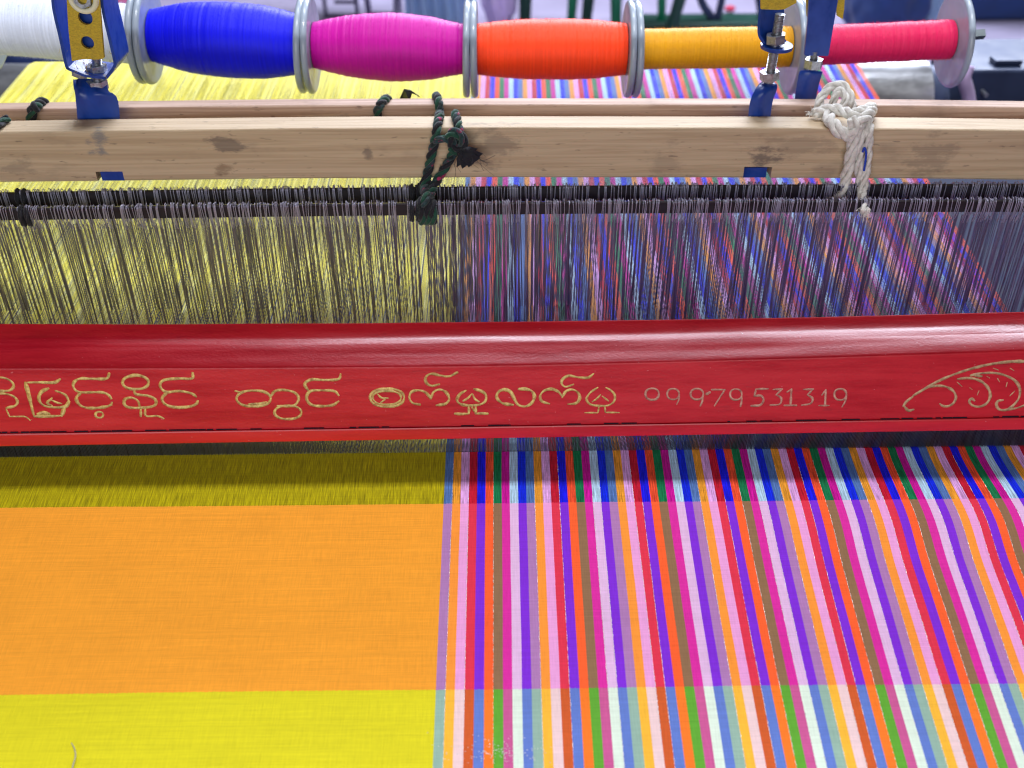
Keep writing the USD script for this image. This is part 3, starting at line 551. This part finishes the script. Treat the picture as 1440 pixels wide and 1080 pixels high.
# ------------------------------------------------------------------ wooden bars
FBY0, FBY1, RBY0, RBY1 = .303, .338, .370, .3925
ZB, ZT = .1437, .201
def bowz(x): return -.006 * x - .0131 * x * x
def wbar(y0, y1, z0, z1, x0, x1, notches=()):
    c = .0022
    pr = np.array([[y0, z0 + c], [y0 + c * .7, z0], [y1 - c, z0], [y1, z0 + c], [y1, z1 - c], [y1 - c, z1], [y0 + c, z1], [y0 + c * .35, z1 - c * .35], [y0, z1 - c]])
    m = m3.CrossSection([pr], m3.FillRule.NonZero).extrude(x1 - x0).warp_batch(lambda P: np.stack([P[:, 2] + x0, P[:, 0], P[:, 1]], 1))
    for (a, b, zn) in notches:
        m = m - m3.Manifold.cube((b - a, .03, zn - z0 + .02)).translate((a, y0 - .01, z0 - .02))
    m = m.refine_to_length(.02)
    m = m.warp_batch(lambda P: P + np.stack([np.zeros(len(P)), .0014 * (fbm(np.stack([P[:, 0] * 7, P[:, 1] * 9, P[:, 2] * 9], 1), 3) - .5), bowz(P[:, 0]) + .0012 * (fbm(np.stack([P[:, 0] * 9 + 7, P[:, 1] * 20, P[:, 2] * 0], 1), 3) - .5)], 1))
    return m
nl0, nl1 = onY(134, 240, FBY0)[0], onY(172, 240, FBY0)[0]; nr0, nr1 = onY(1047, 233, FBY0)[0], onY(1086, 233, FBY0)[0]
fbar = thing('wooden_bar', 'front pale wooden bar above the heddles, two notches with blue metal in its lower edge', 'wooden bar')
part(fbar, 'timber', wbar(FBY0, FBY1, ZB, ZT, -1.1, 1.1, [(nl0, nl1, .1435 + .0115), (nr0, nr1, .1435 + .0135)]), 'wood', 30)
rbar = thing('wooden_bar', 'rear wooden bar with brownish front, parallel to and behind the thicker front bar', 'wooden bar')
part(rbar, 'timber', wbar(RBY0, RBY1, ZB, ZT + .0005, -1.15, 1.15), 'wood_rear', 30)

# ------------------------------------------------------------------ spools on their axle
SY = .543
cen_px = [(-24, 33), (205, 49.5), (432, 63.5), (662, 69.5), (889, 69.5), (1119, 65.5), (1346, 55)]
CP = [onY(u, v, SY) for u, v in cen_px]
FR = .0585
def flange(): 
    a = np.linspace(-90, 90, 9)
    xs = np.r_[0.0, 0.0, .0012, .0040 + .0042 * np.sin(np.radians(a)) * 1.0, .0068, .0082, .0082]
    rs = np.r_[.014, FR - .014, FR - .0075, FR - .0042 + .0042 * np.cos(np.radians(a)), FR - .0075, FR - .014, .014]
    xs = np.r_[.0012, .0012, .0004, .0042 + .0042 * np.sin(np.radians(a)), .0080, .0072, .0072]
    return revolve_x(np.r_[xs, xs[0]], np.r_[rs, rs[0]], 72)
def winding(L, radii, seed, lump):
    n = int(L / .00085); s = np.linspace(0, 1, n)
    r = spline(np.stack([np.linspace(0, 1, len(radii)), radii], 1), 20); rad = np.interp(s, r[:, 0], r[:, 1])
    g = np.random.default_rng(seed)
    rad = rad + lump * (fbm(np.stack([s * 9, np.full(n, seed), 0 * s], 1), 3, seed) - .5) + g.normal(0, .00006, n) + .0006 * (noise(np.stack([s * 60, np.full(n, seed * 3.3), 0 * s], 1)) - .5)
    return revolve_x(np.r_[0, s * L, L], np.r_[.012, rad, .012], 80)
SP = [('white', [40, 41, 42, 41, 40], 'white thread spool, largest, at the left end of the axle behind the yellow strap'),
      ('blue', [35, 47, 50.5, 49, 40], 'full spool of vivid royal blue thread, between white and magenta'),
      ('magenta', [31, 41.5, 46, 43, 33], 'spool of magenta purple thread with a bulging middle'),
      ('orange', [34, 39.5, 40.5, 39.5, 35], 'evenly wound spool of bright orange red thread'),
      ('gold', [27, 27.5, 27.5, 27.5, 27.5], 'thin spool of golden yellow thread, partly behind a blue bracket'),
      ('pink', [27, 26.5, 26.5, 26.5, 26.5], 'thin spool of hot pink thread at the right end of the axle')]
for k, (nm, rad, lab) in enumerate(SP):
    a, b = CP[k], CP[k + 1]; d = (b - a) / np.linalg.norm(b - a); L = np.linalg.norm(b - a)
    a2, b2 = a + d * .0004, b - d * .0004
    sc = F_PX / np.dot((a + b) / 2 - CAM, _F)
    t = thing('thread_spool', lab, 'spool', (a + b) / 2, group='thread spools on the axle')
    f = flange()
    part(t, 'flange', orient(f, a2, b), 'spool_plastic', 40)
    part(t, 'flange', orient(f, b2 - d * .0084, b), 'spool_plastic', 40)
    w = winding(L - .0164, np.array(rad) / sc, k + 1, .0012); part(t, 'winding', orient(w, a2 + d * .0078, b), 'yarn_' + nm, True)
    # loose fibres standing off the winding
    g = np.random.default_rng(50 + k); nf = 5200
    s = g.random(nf); ang = g.random(nf) * 2 * np.pi; rr = np.interp(s, np.linspace(0, 1, len(rad)), np.array(rad) / sc) - .0003
    x = .0085 + s * (L - .018); ln_ = np.abs(g.normal(.0013, .0009, nf)) + .0004; sl = g.normal(0, .0012, nf); an2 = ang + g.normal(0, .02, nf)
    p0 = np.stack([x, rr * np.cos(ang), rr * np.sin(ang)], 1); p2 = np.stack([x + sl, (rr + ln_) * np.cos(an2), (rr + ln_) * np.sin(an2)], 1); p1 = (p0 + p2) / 2 + g.normal(0, .0002, (nf, 3))
    wv = np.array([.00010, 0, 0]); tv = np.stack([p0 - wv, p0 + wv, p1 - wv * .8, p1 + wv * .8, p2], 1).reshape(-1, 3)
    tf = (np.array([[0, 1, 3], [0, 3, 2], [2, 3, 4]])[None] + (np.arange(nf) * 5)[:, None, None]).reshape(-1, 3)
    part(t, 'loose_fibres', orient(trimesh.Trimesh(tv, tf, process=False), a2, b), 'yarn_' + nm, True, None, 'stuff')
ax = [2 * CP[0] - CP[1]] + CP[:-1] + [onY(1384, 48, SY)]
top('spool_axle', tube(np.array(ax), .0064, 4), 'axle_steel', 'steel rod through all the spools, its bare end sticking out on the right', 'rod', 20)


# ------------------------------------------------------------------ brackets
OFF = -.010
def bo(u, v, Y): return onY(u, v, Y + OFF)
def sheet(P, th):
    """a bent plate: grid of points (n, m, 3) thickened along its normals"""
    P = np.asarray(P, float); n, m, _ = P.shape
    du, dv = np.gradient(P, axis=0), np.gradient(P, axis=1); N = np.cross(du, dv); N /= np.maximum(np.linalg.norm(N, axis=2, keepdims=True), 1e-12)
    A_, B_ = (P + N * th / 2).reshape(-1, 3), (P - N * th / 2).reshape(-1, 3); o = n * m
    i = np.arange(n - 1)[:, None] * m + np.arange(m - 1)[None]
    q = np.stack([i, i + 1, i + m + 1, i + m], -1).reshape(-1, 4); F = [q[:, ::-1], q + o]
    rim = np.r_[np.arange(m), np.arange(1, n) * m + m - 1, (n - 1) * m + np.arange(m - 2, -1, -1), np.arange(n - 2, 0, -1) * m]
    r2 = np.roll(rim, -1); F.append(np.stack([rim, r2, r2 + o, rim + o], 1))
    t = cat_([(np.vstack([A_, B_]), np.vstack(F))]); trimesh.repair.fix_normals(t); return t
def px(*pts): return np.array([bo(u, v, Y) for u, v, Y in pts])
def loft(rows, k=6, th=.003):
    """rows of (u, v, Y) points, made smooth along and across"""
    G = np.array([px(*r) for r in rows]); G = np.array([spline(g, k) for g in G])
    G = np.stack([spline(G[:, j], k) for j in range(G.shape[1])], 1); return sheet(G, th)
def pxplate(pts, y0, y1, holes=(), rr=.001):
    P = [tuple(bo(u, v, y0)[[0, 2]]) for u, v in pts]
    H = [(*bo(u, v, y0)[[0, 2]], r) for u, v, r in holes]
    return plateXZ(P, y0 + OFF, y1 + OFF, H, rr)
def frays(c, d, n, L, r, spread, seed):
    g = np.random.default_rng(seed); out = []
    for _ in range(n):
        a = np.array(c) + g.normal(0, spread * .4, 3) * [1, .4, .6]; e = np.array(d) + g.normal(0, .45, 3); e /= np.linalg.norm(e)
        l = L * g.uniform(.4, 1.1); out.append(tube(spline([a, a + e * l * .5 + g.normal(0, l * .1, 3), a + e * l + g.normal(0, l * .2, 3)], 4), r * g.uniform(.6, 1.1), 4))
    return cat_(out)
YG = .370
b1 = thing('bracket', 'left blue steel bracket holding yellow webbing with punched holes', 'bracket', tuple(bo(135, 160, YG)), group='blue brackets on the wooden bars')
arm = lambda l, y0=.347, y1=.392: sheet(np.stack([spline(px(*[(u, v, y0) for u, v in l]), 6), spline(px(*[(u, v, y0) for u, v in l]), 6) + [0, y1 - y0, 0]], 1), .003)
part(b1, 'clevis_arm', arm([(73, -30), (75, 10), (85, 55), (93, 92), (97, 97)]), 'blue_paint', 40)
part(b1, 'clevis_arm', arm([(141, -30), (144, 10), (154, 55), (161, 86), (160, 95), (149, 110)]), 'blue_paint', 40)
z = bo(120, 107, .347)[2]
part(b1, 'clevis_base', sheet(np.array([[[bo(96, 97, .347)[0], y + OFF, bo(96, 97, .347)[2]] for y in (.347, .392)], [[bo(120, 106, .347)[0], y + OFF, z] for y in (.347, .392)], [[bo(149, 110, .347)[0], y + OFF, bo(149, 110, .347)[2]] for y in (.347, .392)]]), .003), 'blue_paint', 40)
part(b1, 'tongue', pxplate([(98, -30), (136, -30), (141, 76), (104, 80)], .352, .356), 'blue_paint', 30)
wb = pxplate([(92, -30), (136, -30), (141, 20), (146, 82), (138, 84), (120, 83), (101, 86), (96, 40)], .3405, .3445, [(120, 25, .0072), (123, 60, .0066)], .0006)
part(b1, 'webbing', wb, 'webbing', 30)
part(b1, 'webbing_fray', frays(bo(122, 85, .342), (0, 0, -1), 46, .006, .00022, .032, 5), 'webbing', True, None, 'stuff')
c = bo(117, -2, .3395); a = np.linspace(0, 2 * np.pi, 33)
part(b1, 'washer', tube(np.stack([c[0] + .0125 * np.cos(a), 0 * a + c[1], c[2] + .0125 * np.sin(a)], 1), .0030, 8, False), 'cream_plastic', True)
part(b1, 'bolt_head', hexnut(c + [0, -.001, 0], .0095, .006, (0, 1, 0)), 'galvanised', 30)
part(b1, 'screw', screw(bo(135, 60, .366), bo(138, 128, .366), .0052), 'galvanised', 40)
part(b1, 'nut', hexnut(bo(136, 98, .364), .0112, .0095, rot=.5), 'galvanised', 30)
part(b1, 'nut', hexnut(bo(112, 101, .358), .0085, .0085, (.35, 0, 1), rot=.9), 'galvanised', 30)
part(b1, 'nut', hexnut(bo(137, 119, .366), .0112, .0095, rot=.2), 'galvanised', 30)
part(b1, 'foot', loft([[(105, 112, .352), (112, 111, .366), (130, 113, .370), (150, 116, .372)], [(105, 126, .350), (118, 127, .356), (135, 129, .352), (153, 130, .358)], [(108, 148, .353), (126, 146, .352), (140, 143, .351), (166, 142, .358)], [(113, 205, .358), (128, 205, .356), (145, 205, .356), (170, 205, .360)]], 5, .0032), 'blue_paint', 50)
part(b1, 'foot_end', trimesh.util.concatenate([trimesh.creation.box(bounds=[[onY(139, 245, FBY0)[0], FBY0 + .005, .1420], [onY(171.5, 245, FBY0)[0], FBY0 + .03, .1535]])]), 'blue_paint', False)

b2 = thing('bracket', 'blue steel bracket with long threaded screw and nuts, front one of the right pair', 'bracket', tuple(bo(1070, 150, YG)), group='blue brackets on the wooden bars')
part(b2, 'clevis', loft([[(1069, -20, .372), (1085, -20, .384), (1103, -20, .382)], [(1069, 12, .372), (1085, 12, .384), (1103, 12, .382)], [(1067, 46, .370), (1083, 46, .383), (1100, 44, .382)], [(1075, 62, .366), (1090, 64, .375), (1106, 60, .378)]], 5, .0032), 'blue_paint', 50)
c = bo(1092, 65, .366)
m = trimesh.creation.cylinder(.017, .0034, sections=28); m.apply_scale([1.0, 1.15, 1]); m.apply_translation(c); part(b2, 'clevis_base', m, 'blue_paint', 30)
part(b2, 'screw', screw(bo(1097, 20, .364), bo(1081, 116, .364), .0054), 'galvanised', 40)
part(b2, 'nut', hexnut(bo(1091, 54, .363), .0108, .0090, (-.12, 0, 1), rot=.3), 'galvanised', 30)
part(b2, 'nut', hexnut(bo(1082, 106, .363), .0106, .0090, (-.12, 0, 1), rot=.7), 'galvanised', 30)
part(b2, 'webbing', pxplate([(1070, -30), (1122, -30), (1120, 4), (1103, 13), (1094, 14), (1070, 13)], .352, .356, (), .0006), 'webbing', 30)
part(b2, 'foot', loft([[(1070, 116, .366), (1080, 114, .372), (1091, 118, .366)], [(1062, 128, .356), (1076, 126, .352), (1091, 125, .362)], [(1054, 150, .354), (1068, 150, .350), (1084, 148, .358)], [(1051, 205, .358), (1064, 205, .356), (1079, 205, .360)]], 5, .0032), 'blue_paint', 50)
part(b2, 'foot_end', trimesh.creation.box(bounds=[[nr0 + .001, FBY0 + .007, .1385], [onY(1081, 238, FBY0)[0], FBY0 + .03, .1500]]), 'blue_paint', False)

OFF = -.032
b3 = thing('bracket', 'flat blue bracket plate with one nut beneath, rear one of the right pair', 'bracket', tuple(bo(1132, 135, .45)), group='blue brackets on the wooden bars')
part(b3, 'plate', pxplate([(1139, -30), (1184, -30), (1178, 2), (1165, 79), (1131, 78), (1136, 30)], .448, .4515, (), .0015), 'blue_paint', 30)
part(b3, 'screw', screw(bo(1145, 72, .452), bo(1143, 108, .452), .005), 'galvanised', 40)
part(b3, 'nut', hexnut(bo(1144, 89, .4505), .0108, .0095, rot=.1), 'galvanised', 30)
part(b3, 'foot', loft([[(1126, 100, .450), (1138, 99, .446), (1156, 102, .452)], [(1123, 108, .448), (1138, 106, .444), (1154, 106, .450)], [(1118, 136, .448), (1133, 136, .446), (1147, 136, .450)], [(1115, 185, .450), (1130, 185, .450), (1145, 185, .450)]], 5, .0032), 'blue_paint', 50)
part(b3, 'webbing', pxplate([(1133, -30), (1148, -30), (1145, 24), (1135, 24)], .453, .4565, (), .0004), 'webbing', 30)
part(b3, 'webbing', pxplate([(1176, -30), (1190, -30), (1187, 14), (1185, 27), (1177, 22)], .453, .4565, (), .0004), 'webbing', 30)

OFF = 0.0
# ------------------------------------------------------------------ ropes
def rope(t, pts, R, mats, turns=75, seed=0, kk=7):
    p = resample(spline(pts, 7), .0011); g = np.random.default_rng(seed)
    T, N, Bn = frames(p); s = np.r_[0, np.cumsum(np.linalg.norm(np.diff(p, axis=0), axis=1))]
    n = len(mats)
    for k in range(n):
        a = s * turns * 2 * np.pi / n * 1.0 + 2 * np.pi * k / n
        rr = R * .54 * (1 + .2 * (noise(np.stack([s * 160, 0 * s + k * 3, 0 * s + seed], 1)) - .5))
        q = p + (np.cos(a)[:, None] * N + np.sin(a)[:, None] * Bn) * rr[:, None]
        w = R * .50 * (1 + .25 * (noise(np.stack([s * 220, 0 * s + k * 5, 0 * s + seed + 9], 1)) - .5)); w[0] *= .6; w[-1] *= .6
        part(t, 'strand', tube(q, w, kk), mats[k], 60)
    nf = int(s[-1] / .0007); fib = []
    for _ in range(nf):
        j = g.integers(1, len(p) - 1); a = g.random() * 2 * np.pi; o = np.cos(a) * N[j] + np.sin(a) * Bn[j]; q0 = p[j] + o * R * .85
        d2 = o * .5 + T[j] * g.normal(0, .8) + g.normal(0, .3, 3); d2 /= np.linalg.norm(d2); L = g.uniform(.001, .0034)
        fib.append(tube(np.array([q0, q0 + d2 * L * .5, q0 + d2 * L * .9 + o * L * .15]), np.array([.00016, .00013, .00006]), 3, False))
    part(t, 'loose_fibres', cat_(fib), mats[0], True, None, 'stuff')
TZ, FY = ZT + .004, FBY0 - .005
def Z(u, v, z=TZ): return onZ(u, v, z + bowz(onZ(u, v, z)[0]))
def Yp(u, v, y=FY): return onY(u, v, y)
G3 = ['rope_green', 'rope_black', 'rope_pink']
r1 = thing('tie_rope', 'green, black and pink braided rope knotted round both wooden bars, black ribbon ends', 'rope', tuple(Yp(620, 180)))
rope(r1, [Yp(613, 165, .404), Yp(613, 140, .402), Z(614, 135), Z(617, 144), Yp(618, 152, .3635), Yp(618, 160, .358), Z(618, 163), Z(616, 172), Yp(614, 183, FY - .001), Yp(611, 200), Yp(606, 222), Yp(601, 245), Yp(597, 262, .288), Yp(599, 278, .262), Yp(596, 292, .254)], .0051, G3, 105, 1)
rope(r1, [Yp(641, 170, .346), Z(640, 160), Z(643, 170), Yp(646, 184, FY - .001), Yp(646, 196), Yp(638, 214), Yp(628, 232), Yp(618, 248), Yp(609, 265, .284), Yp(602, 284, .258)], .0050, G3, 105, 2)
rope(r1, [Yp(611, 199, FY - .004), Yp(621, 195, FY - .009), Yp(634, 198, FY - .009)], .0042, ['rope_pink', 'rope_green', 'rope_pink'], 70, 3)
rope(r1, [Yp(636, 204, FY - .006), Yp(632, 192, FY - .010), Yp(639, 186, FY - .012), Yp(649, 192, FY - .012), Yp(651, 205, FY - .010), Yp(642, 211, FY - .010), Yp(633, 206, FY - .008)], .0056, G3, 75, 4)
g = np.random.default_rng(3)
for k, (u, v) in enumerate([(654, 234), (663, 232), (671, 225), (675, 219), (668, 212), (646, 232)]):
    a, e = Yp(643 + k, 208, FY - .010), Yp(u, v, FY - .013 - .002 * (k % 3)); mid = (a + e) / 2 + [0, -.006, .003]
    w = np.array([.0028, .0006, .002])
    part(r1, 'ribbon_end', sheet(np.stack([spline([a - w * .4, mid - w, e - w * 1.1], 5), spline([a, mid + [0, -.002, 0], e + [0, -.001, 0]], 5), spline([a + w * .4, mid + w, e + w * 1.1], 5)], 1), .0006), 'rope_black', 30)
for k, (u, v0, y) in enumerate([(590, 281, .263), (597, 281, .263), (604, 278, .263), (593, 272, .293), (601, 268, .293)]):
    c = np.array([onY(u, v0, y)[0], y, .124 if y < .28 else .130]); a = np.linspace(0, 2 * np.pi, 22)
    rope(r1, np.stack([c[0] + .003 * np.sin(a * .5), c[1] + .0078 * np.cos(a), c[2] + .0120 * np.sin(a)], 1), .0050, ['rope_green', 'rope_black', 'rope_black'], 80, 20 + k, 6)
part(r1, 'loose_fibres', cat_([frays(Yp(655, 220, FY - .012), (.8, -.2, -.6), 26, .022, .00022, .02, 8), frays(onY(600, 290, .250), (0, -.4, -1), 24, .010, .00022, .012, 9)]), 'rope_black', True, None, 'stuff')
def bar_tie(label, us, seed, mats, name='cord_tie'):
    t = thing(name, label, 'cord', tuple(onY(us, 275, .263)))
    for k, (du, y, zc) in enumerate([(-6, .263, .124), (3, .263, .124), (-3, .293, .130), (6, .293, .130)]):
        c = np.array([onY(us + du, 275, y)[0], y, zc]); c[2] -= .004 * (c[0] / .75) ** 2; a = np.linspace(0, 2 * np.pi, 20)
        rope(t, np.stack([c[0] + .003 * np.sin(a * .5), c[1] + .0060 * np.cos(a), c[2] + .0098 * np.sin(a)], 1), .0028, mats, 80, seed + k, 6)
    return t
bar_tie('short black cord tied round the heddle bars beside the green knot', 580, 60, ['rope_black'] * 3)
bar_tie('short black cord tied round the heddle bars at the far left end', 26, 80, ['rope_black'] * 3)
def rear_tie(label, u, v0, seed, mats, R):
    t = thing('cord_tie', label, 'cord', tuple(Z(u, v0)))
    rope(t, [Yp(u - 3, 178, RBY0 - R), Yp(u - 2, 160, RBY0 - R), Yp(u, 150, RBY0 - R), Z(u + 2, v0 + 6), Z(u + 7, v0), Z(u + 12, v0 - 5)[[0, 1, 2]] + [0, .006, -.004]], R, mats, 95, seed)
    return t
rear_tie('small loop of green braided cord hung over the middle of the rear wooden bar', 533, 141, 90, G3, .0050)
rear_tie('dark green braided cord over the rear bar near the left bracket', 47, 146, 94, ['rope_green', 'rope_black', 'rope_black'], .0058)
t = thing('cord_tie', 'bluish frayed cord end lying on the front bar at the far left', 'cord', tuple(Z(4, 172)))
rope(t, [Yp(-12, 190), Z(-4, 178), Z(5, 170), Z(13, 167)], .0046, ['rope_black', 'rope_green', 'rope_black'], 60, 97)
top('rubber_scrap', sheet(np.stack([px((562, 140, .428), (568, 126, .402), (578, 127, .404)), px((575, 142, .401), (580, 129, .404), (590, 136, .406))], 1), .002), 'black_rubber', 'small black scrap sticking up behind the rear wooden bar beside the green cord', 'scrap', 30)
W3 = ['rope_cotton'] * 3
w1 = thing('cotton_rope', 'thick off-white cotton rope knotted over the bars, two ends hanging down', 'rope', tuple(Yp(1200, 170)))
rope(w1, [Yp(1150, 166, .364), Yp(1151, 150, .363), Yp(1156, 136, .372), Yp(1166, 124, .378), Yp(1180, 119, .380), Yp(1191, 126, .376), Yp(1197, 142, .366), Yp(1197, 156, .358)], .0052, W3, 70, 1)
rope(w1, [Yp(1170, 158, .356), Yp(1172, 140, .362), Yp(1181, 128, .366), Yp(1189, 138, .358), Yp(1184, 154, .350)], .0046, W3, 60, 2)
rope(w1, [Z(1143, 160, TZ + .002), Z(1154, 157, TZ + .004), Z(1168, 153, TZ + .008), Z(1184, 156, TZ + .008), Z(1200, 160, TZ + .010), Z(1214, 156, TZ + .009), Z(1225, 151, TZ + .004)], .0060, W3, 78, 3)
rope(w1, [Z(1226, 153, TZ + .004), Z(1218, 164, TZ + .008), Yp(1205, 177, FY - .004), Yp(1192, 190, FY - .004), Yp(1180, 184, FY - .004), Z(1170, 172, TZ + .002), Z(1163, 162, TZ + .002)], .0070, W3, 62, 4)
rope(w1, [Z(1196, 166, TZ + .010), Yp(1203, 180, FY - .005), Yp(1199, 200, FY - .003), Yp(1195, 225, FY - .002), Yp(1190, 248, FY - .002), Yp(1185, 264, FY - .004), Yp(1180, 277, FY - .006)], .0064, W3, 55, 5)
rope(w1, [Z(1214, 163, TZ + .006), Yp(1210, 182), Yp(1208, 205), Yp(1208, 235), Yp(1210, 258, FY - .004), Yp(1213, 280, .275), Yp(1217, 299, .250)], .0054, W3, 60, 6)
rope(w1, [Z(1223, 160, TZ + .004), Yp(1222, 182), Yp(1221, 205), Yp(1219, 232), Yp(1215, 256, FY - .006), Yp(1213, 272, .280)], .0050, W3, 60, 7)
part(w1, 'frayed_end', cat_([frays(Yp(1181, 274, FY - .006), (-.3, -.1, -1), 170, .013, .0005, .013, 21), frays(onY(1216, 296, .252), (0, -.2, -1), 40, .010, .0003, .006, 22), frays(Yp(1144, 160, .33), (-1, -.1, .1), 30, .007, .0003, .004, 23)]), 'rope_cotton', True, None, 'stuff')
simple('blue_thread', lin(34, 70, 190), .8)
part(w1, 'blue_thread', tube(spline([Yp(1213, 214, FY - .008), Yp(1216, 208, FY - .0085), Yp(1218, 218, FY - .008), Yp(1215, 240, FY - .007)], 6), .0012, 6), 'blue_thread', True)

# ------------------------------------------------------------------ room behind, out of focus
FLZ = -.8
def onF(u, v): return onZ(u, v, FLZ)
def leg(u, v, dx, dy, r, h=.46, k=10):
    b = onF(u, v) + [0, 0, .004]; return tube(np.array([b, b + [dx * .5, dy * .5, h / 2], b + [dx, dy, h]]), [r * .8, r, r * 1.15], k)
def stool(label, legs, mats, seat_mat):
    c = np.mean([onF(u, v) for u, v, *_ in legs], 0); t = thing('plastic_stool', label, 'stool', tuple(c), group='green plastic stools behind the loom')
    for k, (u, v, dx, r) in enumerate(legs): part(t, 'leg', leg(u, v, dx, 0, r), mats[k], True)
    part(t, 'seat', rbox(c + [-.19, -.17, .452], c + [.19, .17, .49], .015), seat_mat, 40)
stool('dark green plastic stool whose legs show above the orange spool', [(738, 36, .01, .034), (803, 34, .02, .026), (824, 36, .03, .030)], ['dark_green', 'green_plastic', 'dark_green'], 'dark_green')
stool('green plastic stool with splayed legs above the gold spool', [(866, 40, -.02, .030), (930, 40, -.03, .022), (942, 47, .10, .030)], ['green_plastic', 'green_plastic', 'dark_green'], 'green_plastic')
t = thing('metal_chair', 'chair with thin dark metal legs above the magenta spool', 'chair', tuple(onF(505, 22)))
for u, dx in ((459, -.01), (503, .0), (520, -.03), (556, .03), (563, .01)): part(t, 'leg', leg(u, 26, dx, 0, .011 if u != 520 else .016), 'chair_metal', True)
for v, u0, u1 in ((22, 459, 503), (3, 470, 500), (19, 520, 556)):
    a, b = onY(u0, v, onF(500, 24)[1]), onY(u1, v, onF(500, 24)[1]); part(t, 'rail', tube(np.array([a, (a + b) / 2, b]), .009, 8), 'chair_metal', True)
part(t, 'seat', rbox(onF(505, 22) + [-.24, -.15, .45], onF(505, 22) + [.24, .2, .49], .015), 'chair_metal', 40)
t = thing('black_stand', 'dark tubular stand with curved leg and flat base above the gold spool', 'stand', tuple(onF(1010, 40)))
yb = onF(1010, 40)[1]
part(t, 'curved_leg', tube(spline(px((978, -40, yb), (986, 0, yb), (996, 18, yb), (1008, 32, yb)), 6), .018, 8), 'machine_dark', True)
part(t, 'upright', tube(px((1022, -40, yb), (1014, 5, yb), (1006, 40, yb)), .017, 8), 'machine_dark', True)
part(t, 'foot', rbox(onF(888, 46) + [0, 0, .001], onF(1075, 41) + [0, .12, .04], .01), 'dark_green', 40)
part(t, 'upright', tube(px((1060, -40, yb), (1068, 10, yb), (1072, 40, yb)), .014, 8), 'machine_dark', True)
t = onF(1026, 18); top('red_toy', m3.Manifold.sphere(.02, 16).scale((1.3, 1, .7)).translate(tuple(t + [0, 0, .02])), 'cardboard_red', 'small red thing lying on the floor beside the dark stand', 'litter', True)
def drape(u0, u1, v, h, seed, wave=.03, ny=0.0):
    a, b = onF(u0, v), onF(u1, v); n = 60; s = np.linspace(0, 1, n); zz = np.linspace(0, 1, 24)
    S, Zg = np.meshgrid(s, zz); P = a + (b - a) * S[..., None]
    d = wave * (fbm(np.stack([S * 7, Zg * 1.2, 0 * S + seed], -1), 3, seed) - .5) * 2 + wave * .6 * np.sin(S * 38 + 3 * Zg)
    P = P + np.stack([0 * d, d - .1 * Zg, .004 + Zg * h], -1); return sheet(P, .004)
top('hanging_cloth', drape(572, 668, 42, .6, 3), 'pale_blue_cloth', 'pale blue cloth hanging to the floor, behind the gap between magenta and orange spools', 'cloth', 60)
def lump(c, r, seed, amp=.3, sub=4):
    m = trimesh.creation.icosphere(sub, 1.0); v = m.vertices; d = 1 + amp * (fbm(v * 1.7 + seed, 4, seed) - .5) * 2 - .12 * np.abs(np.sin(v[:, 0] * 5 + 2 * v[:, 2] + seed)) * .6
    m.vertices = v * d[:, None] * np.array(r) ; m.vertices[:, 2] = np.maximum(m.vertices[:, 2], -r[2] * .8) + r[2] * .8; m.apply_translation(c); return m
top('lilac_sack', lump(onF(703, 40), (.075, .10, .16), 2), 'lilac_cloth', 'lilac cloth bundle on the floor above the left end of the orange spool', 'bundle', 60)
top('navy_bundle', lump(onF(1232, 52), (.20, .22, .30), 6, .22), 'navy_cloth', 'large dark navy cloth bundle above the pink spool', 'bundle', 60)
top('white_bag', lump(onF(1298, 48), (.05, .10, .2), 9, .3), 'pale_blue_cloth', 'pale cloth bag between the navy bundle and the last flange', 'bag', 60)
top('dark_cabinet', rbox(onF(1352, 40) + [0, .1, .002], onF(1352, 40) + [1.5, .7, .9], .02), 'navy_cloth', 'dark blue low cabinet in the far right background', 'cabinet', 40)
top('navy_heap', lump(onF(48, 108), (.28, .16, .13), 12, .35), 'navy_cloth', 'crumpled dark blue heap on the floor below the white spool', 'heap', 60)
top('pink_bundle', lump(onF(160, 18), (.13, .12, .14), 15, .25), 'pink_cloth', 'soft pink cloth bundle on the floor above the white spool', 'bundle', 60)
t = thing('roller_bearing', 'dark machine block that holds the right end of the metal roller', 'bearing', tuple(onY(1400, 120, 1.08)))
a = onY(1364, 99, 1.04); b = onY(1470, 99, 1.04)
part(t, 'block', rbox([a[0], 1.04, a[2] - .14], [b[0] + .15, 1.22, a[2]], .006), 'machine_dark', 40)
part(t, 'plate', rbox([onY(1400, 90, 1.06)[0], 1.06, a[2] + .001], [onY(1438, 90, 1.06)[0], 1.09, a[2] + .010], .002), 'machine_dark', 40)
part(t, 'strap', tube(spline(px((1362, 92, 1.02), (1356, 110, 1.015), (1362, 135, 1.02), (1366, 170, 1.02)), 6), .012, 8), 'lilac_cloth', True)
m = trimesh.creation.cylinder(.004, .02, sections=12); m.apply_transform(trimesh.transformations.rotation_matrix(math.pi / 2, [1, 0, 0])); m.apply_translation(onY(1384, 131, 1.03)); part(t, 'pin', m, 'galvanised', 30)
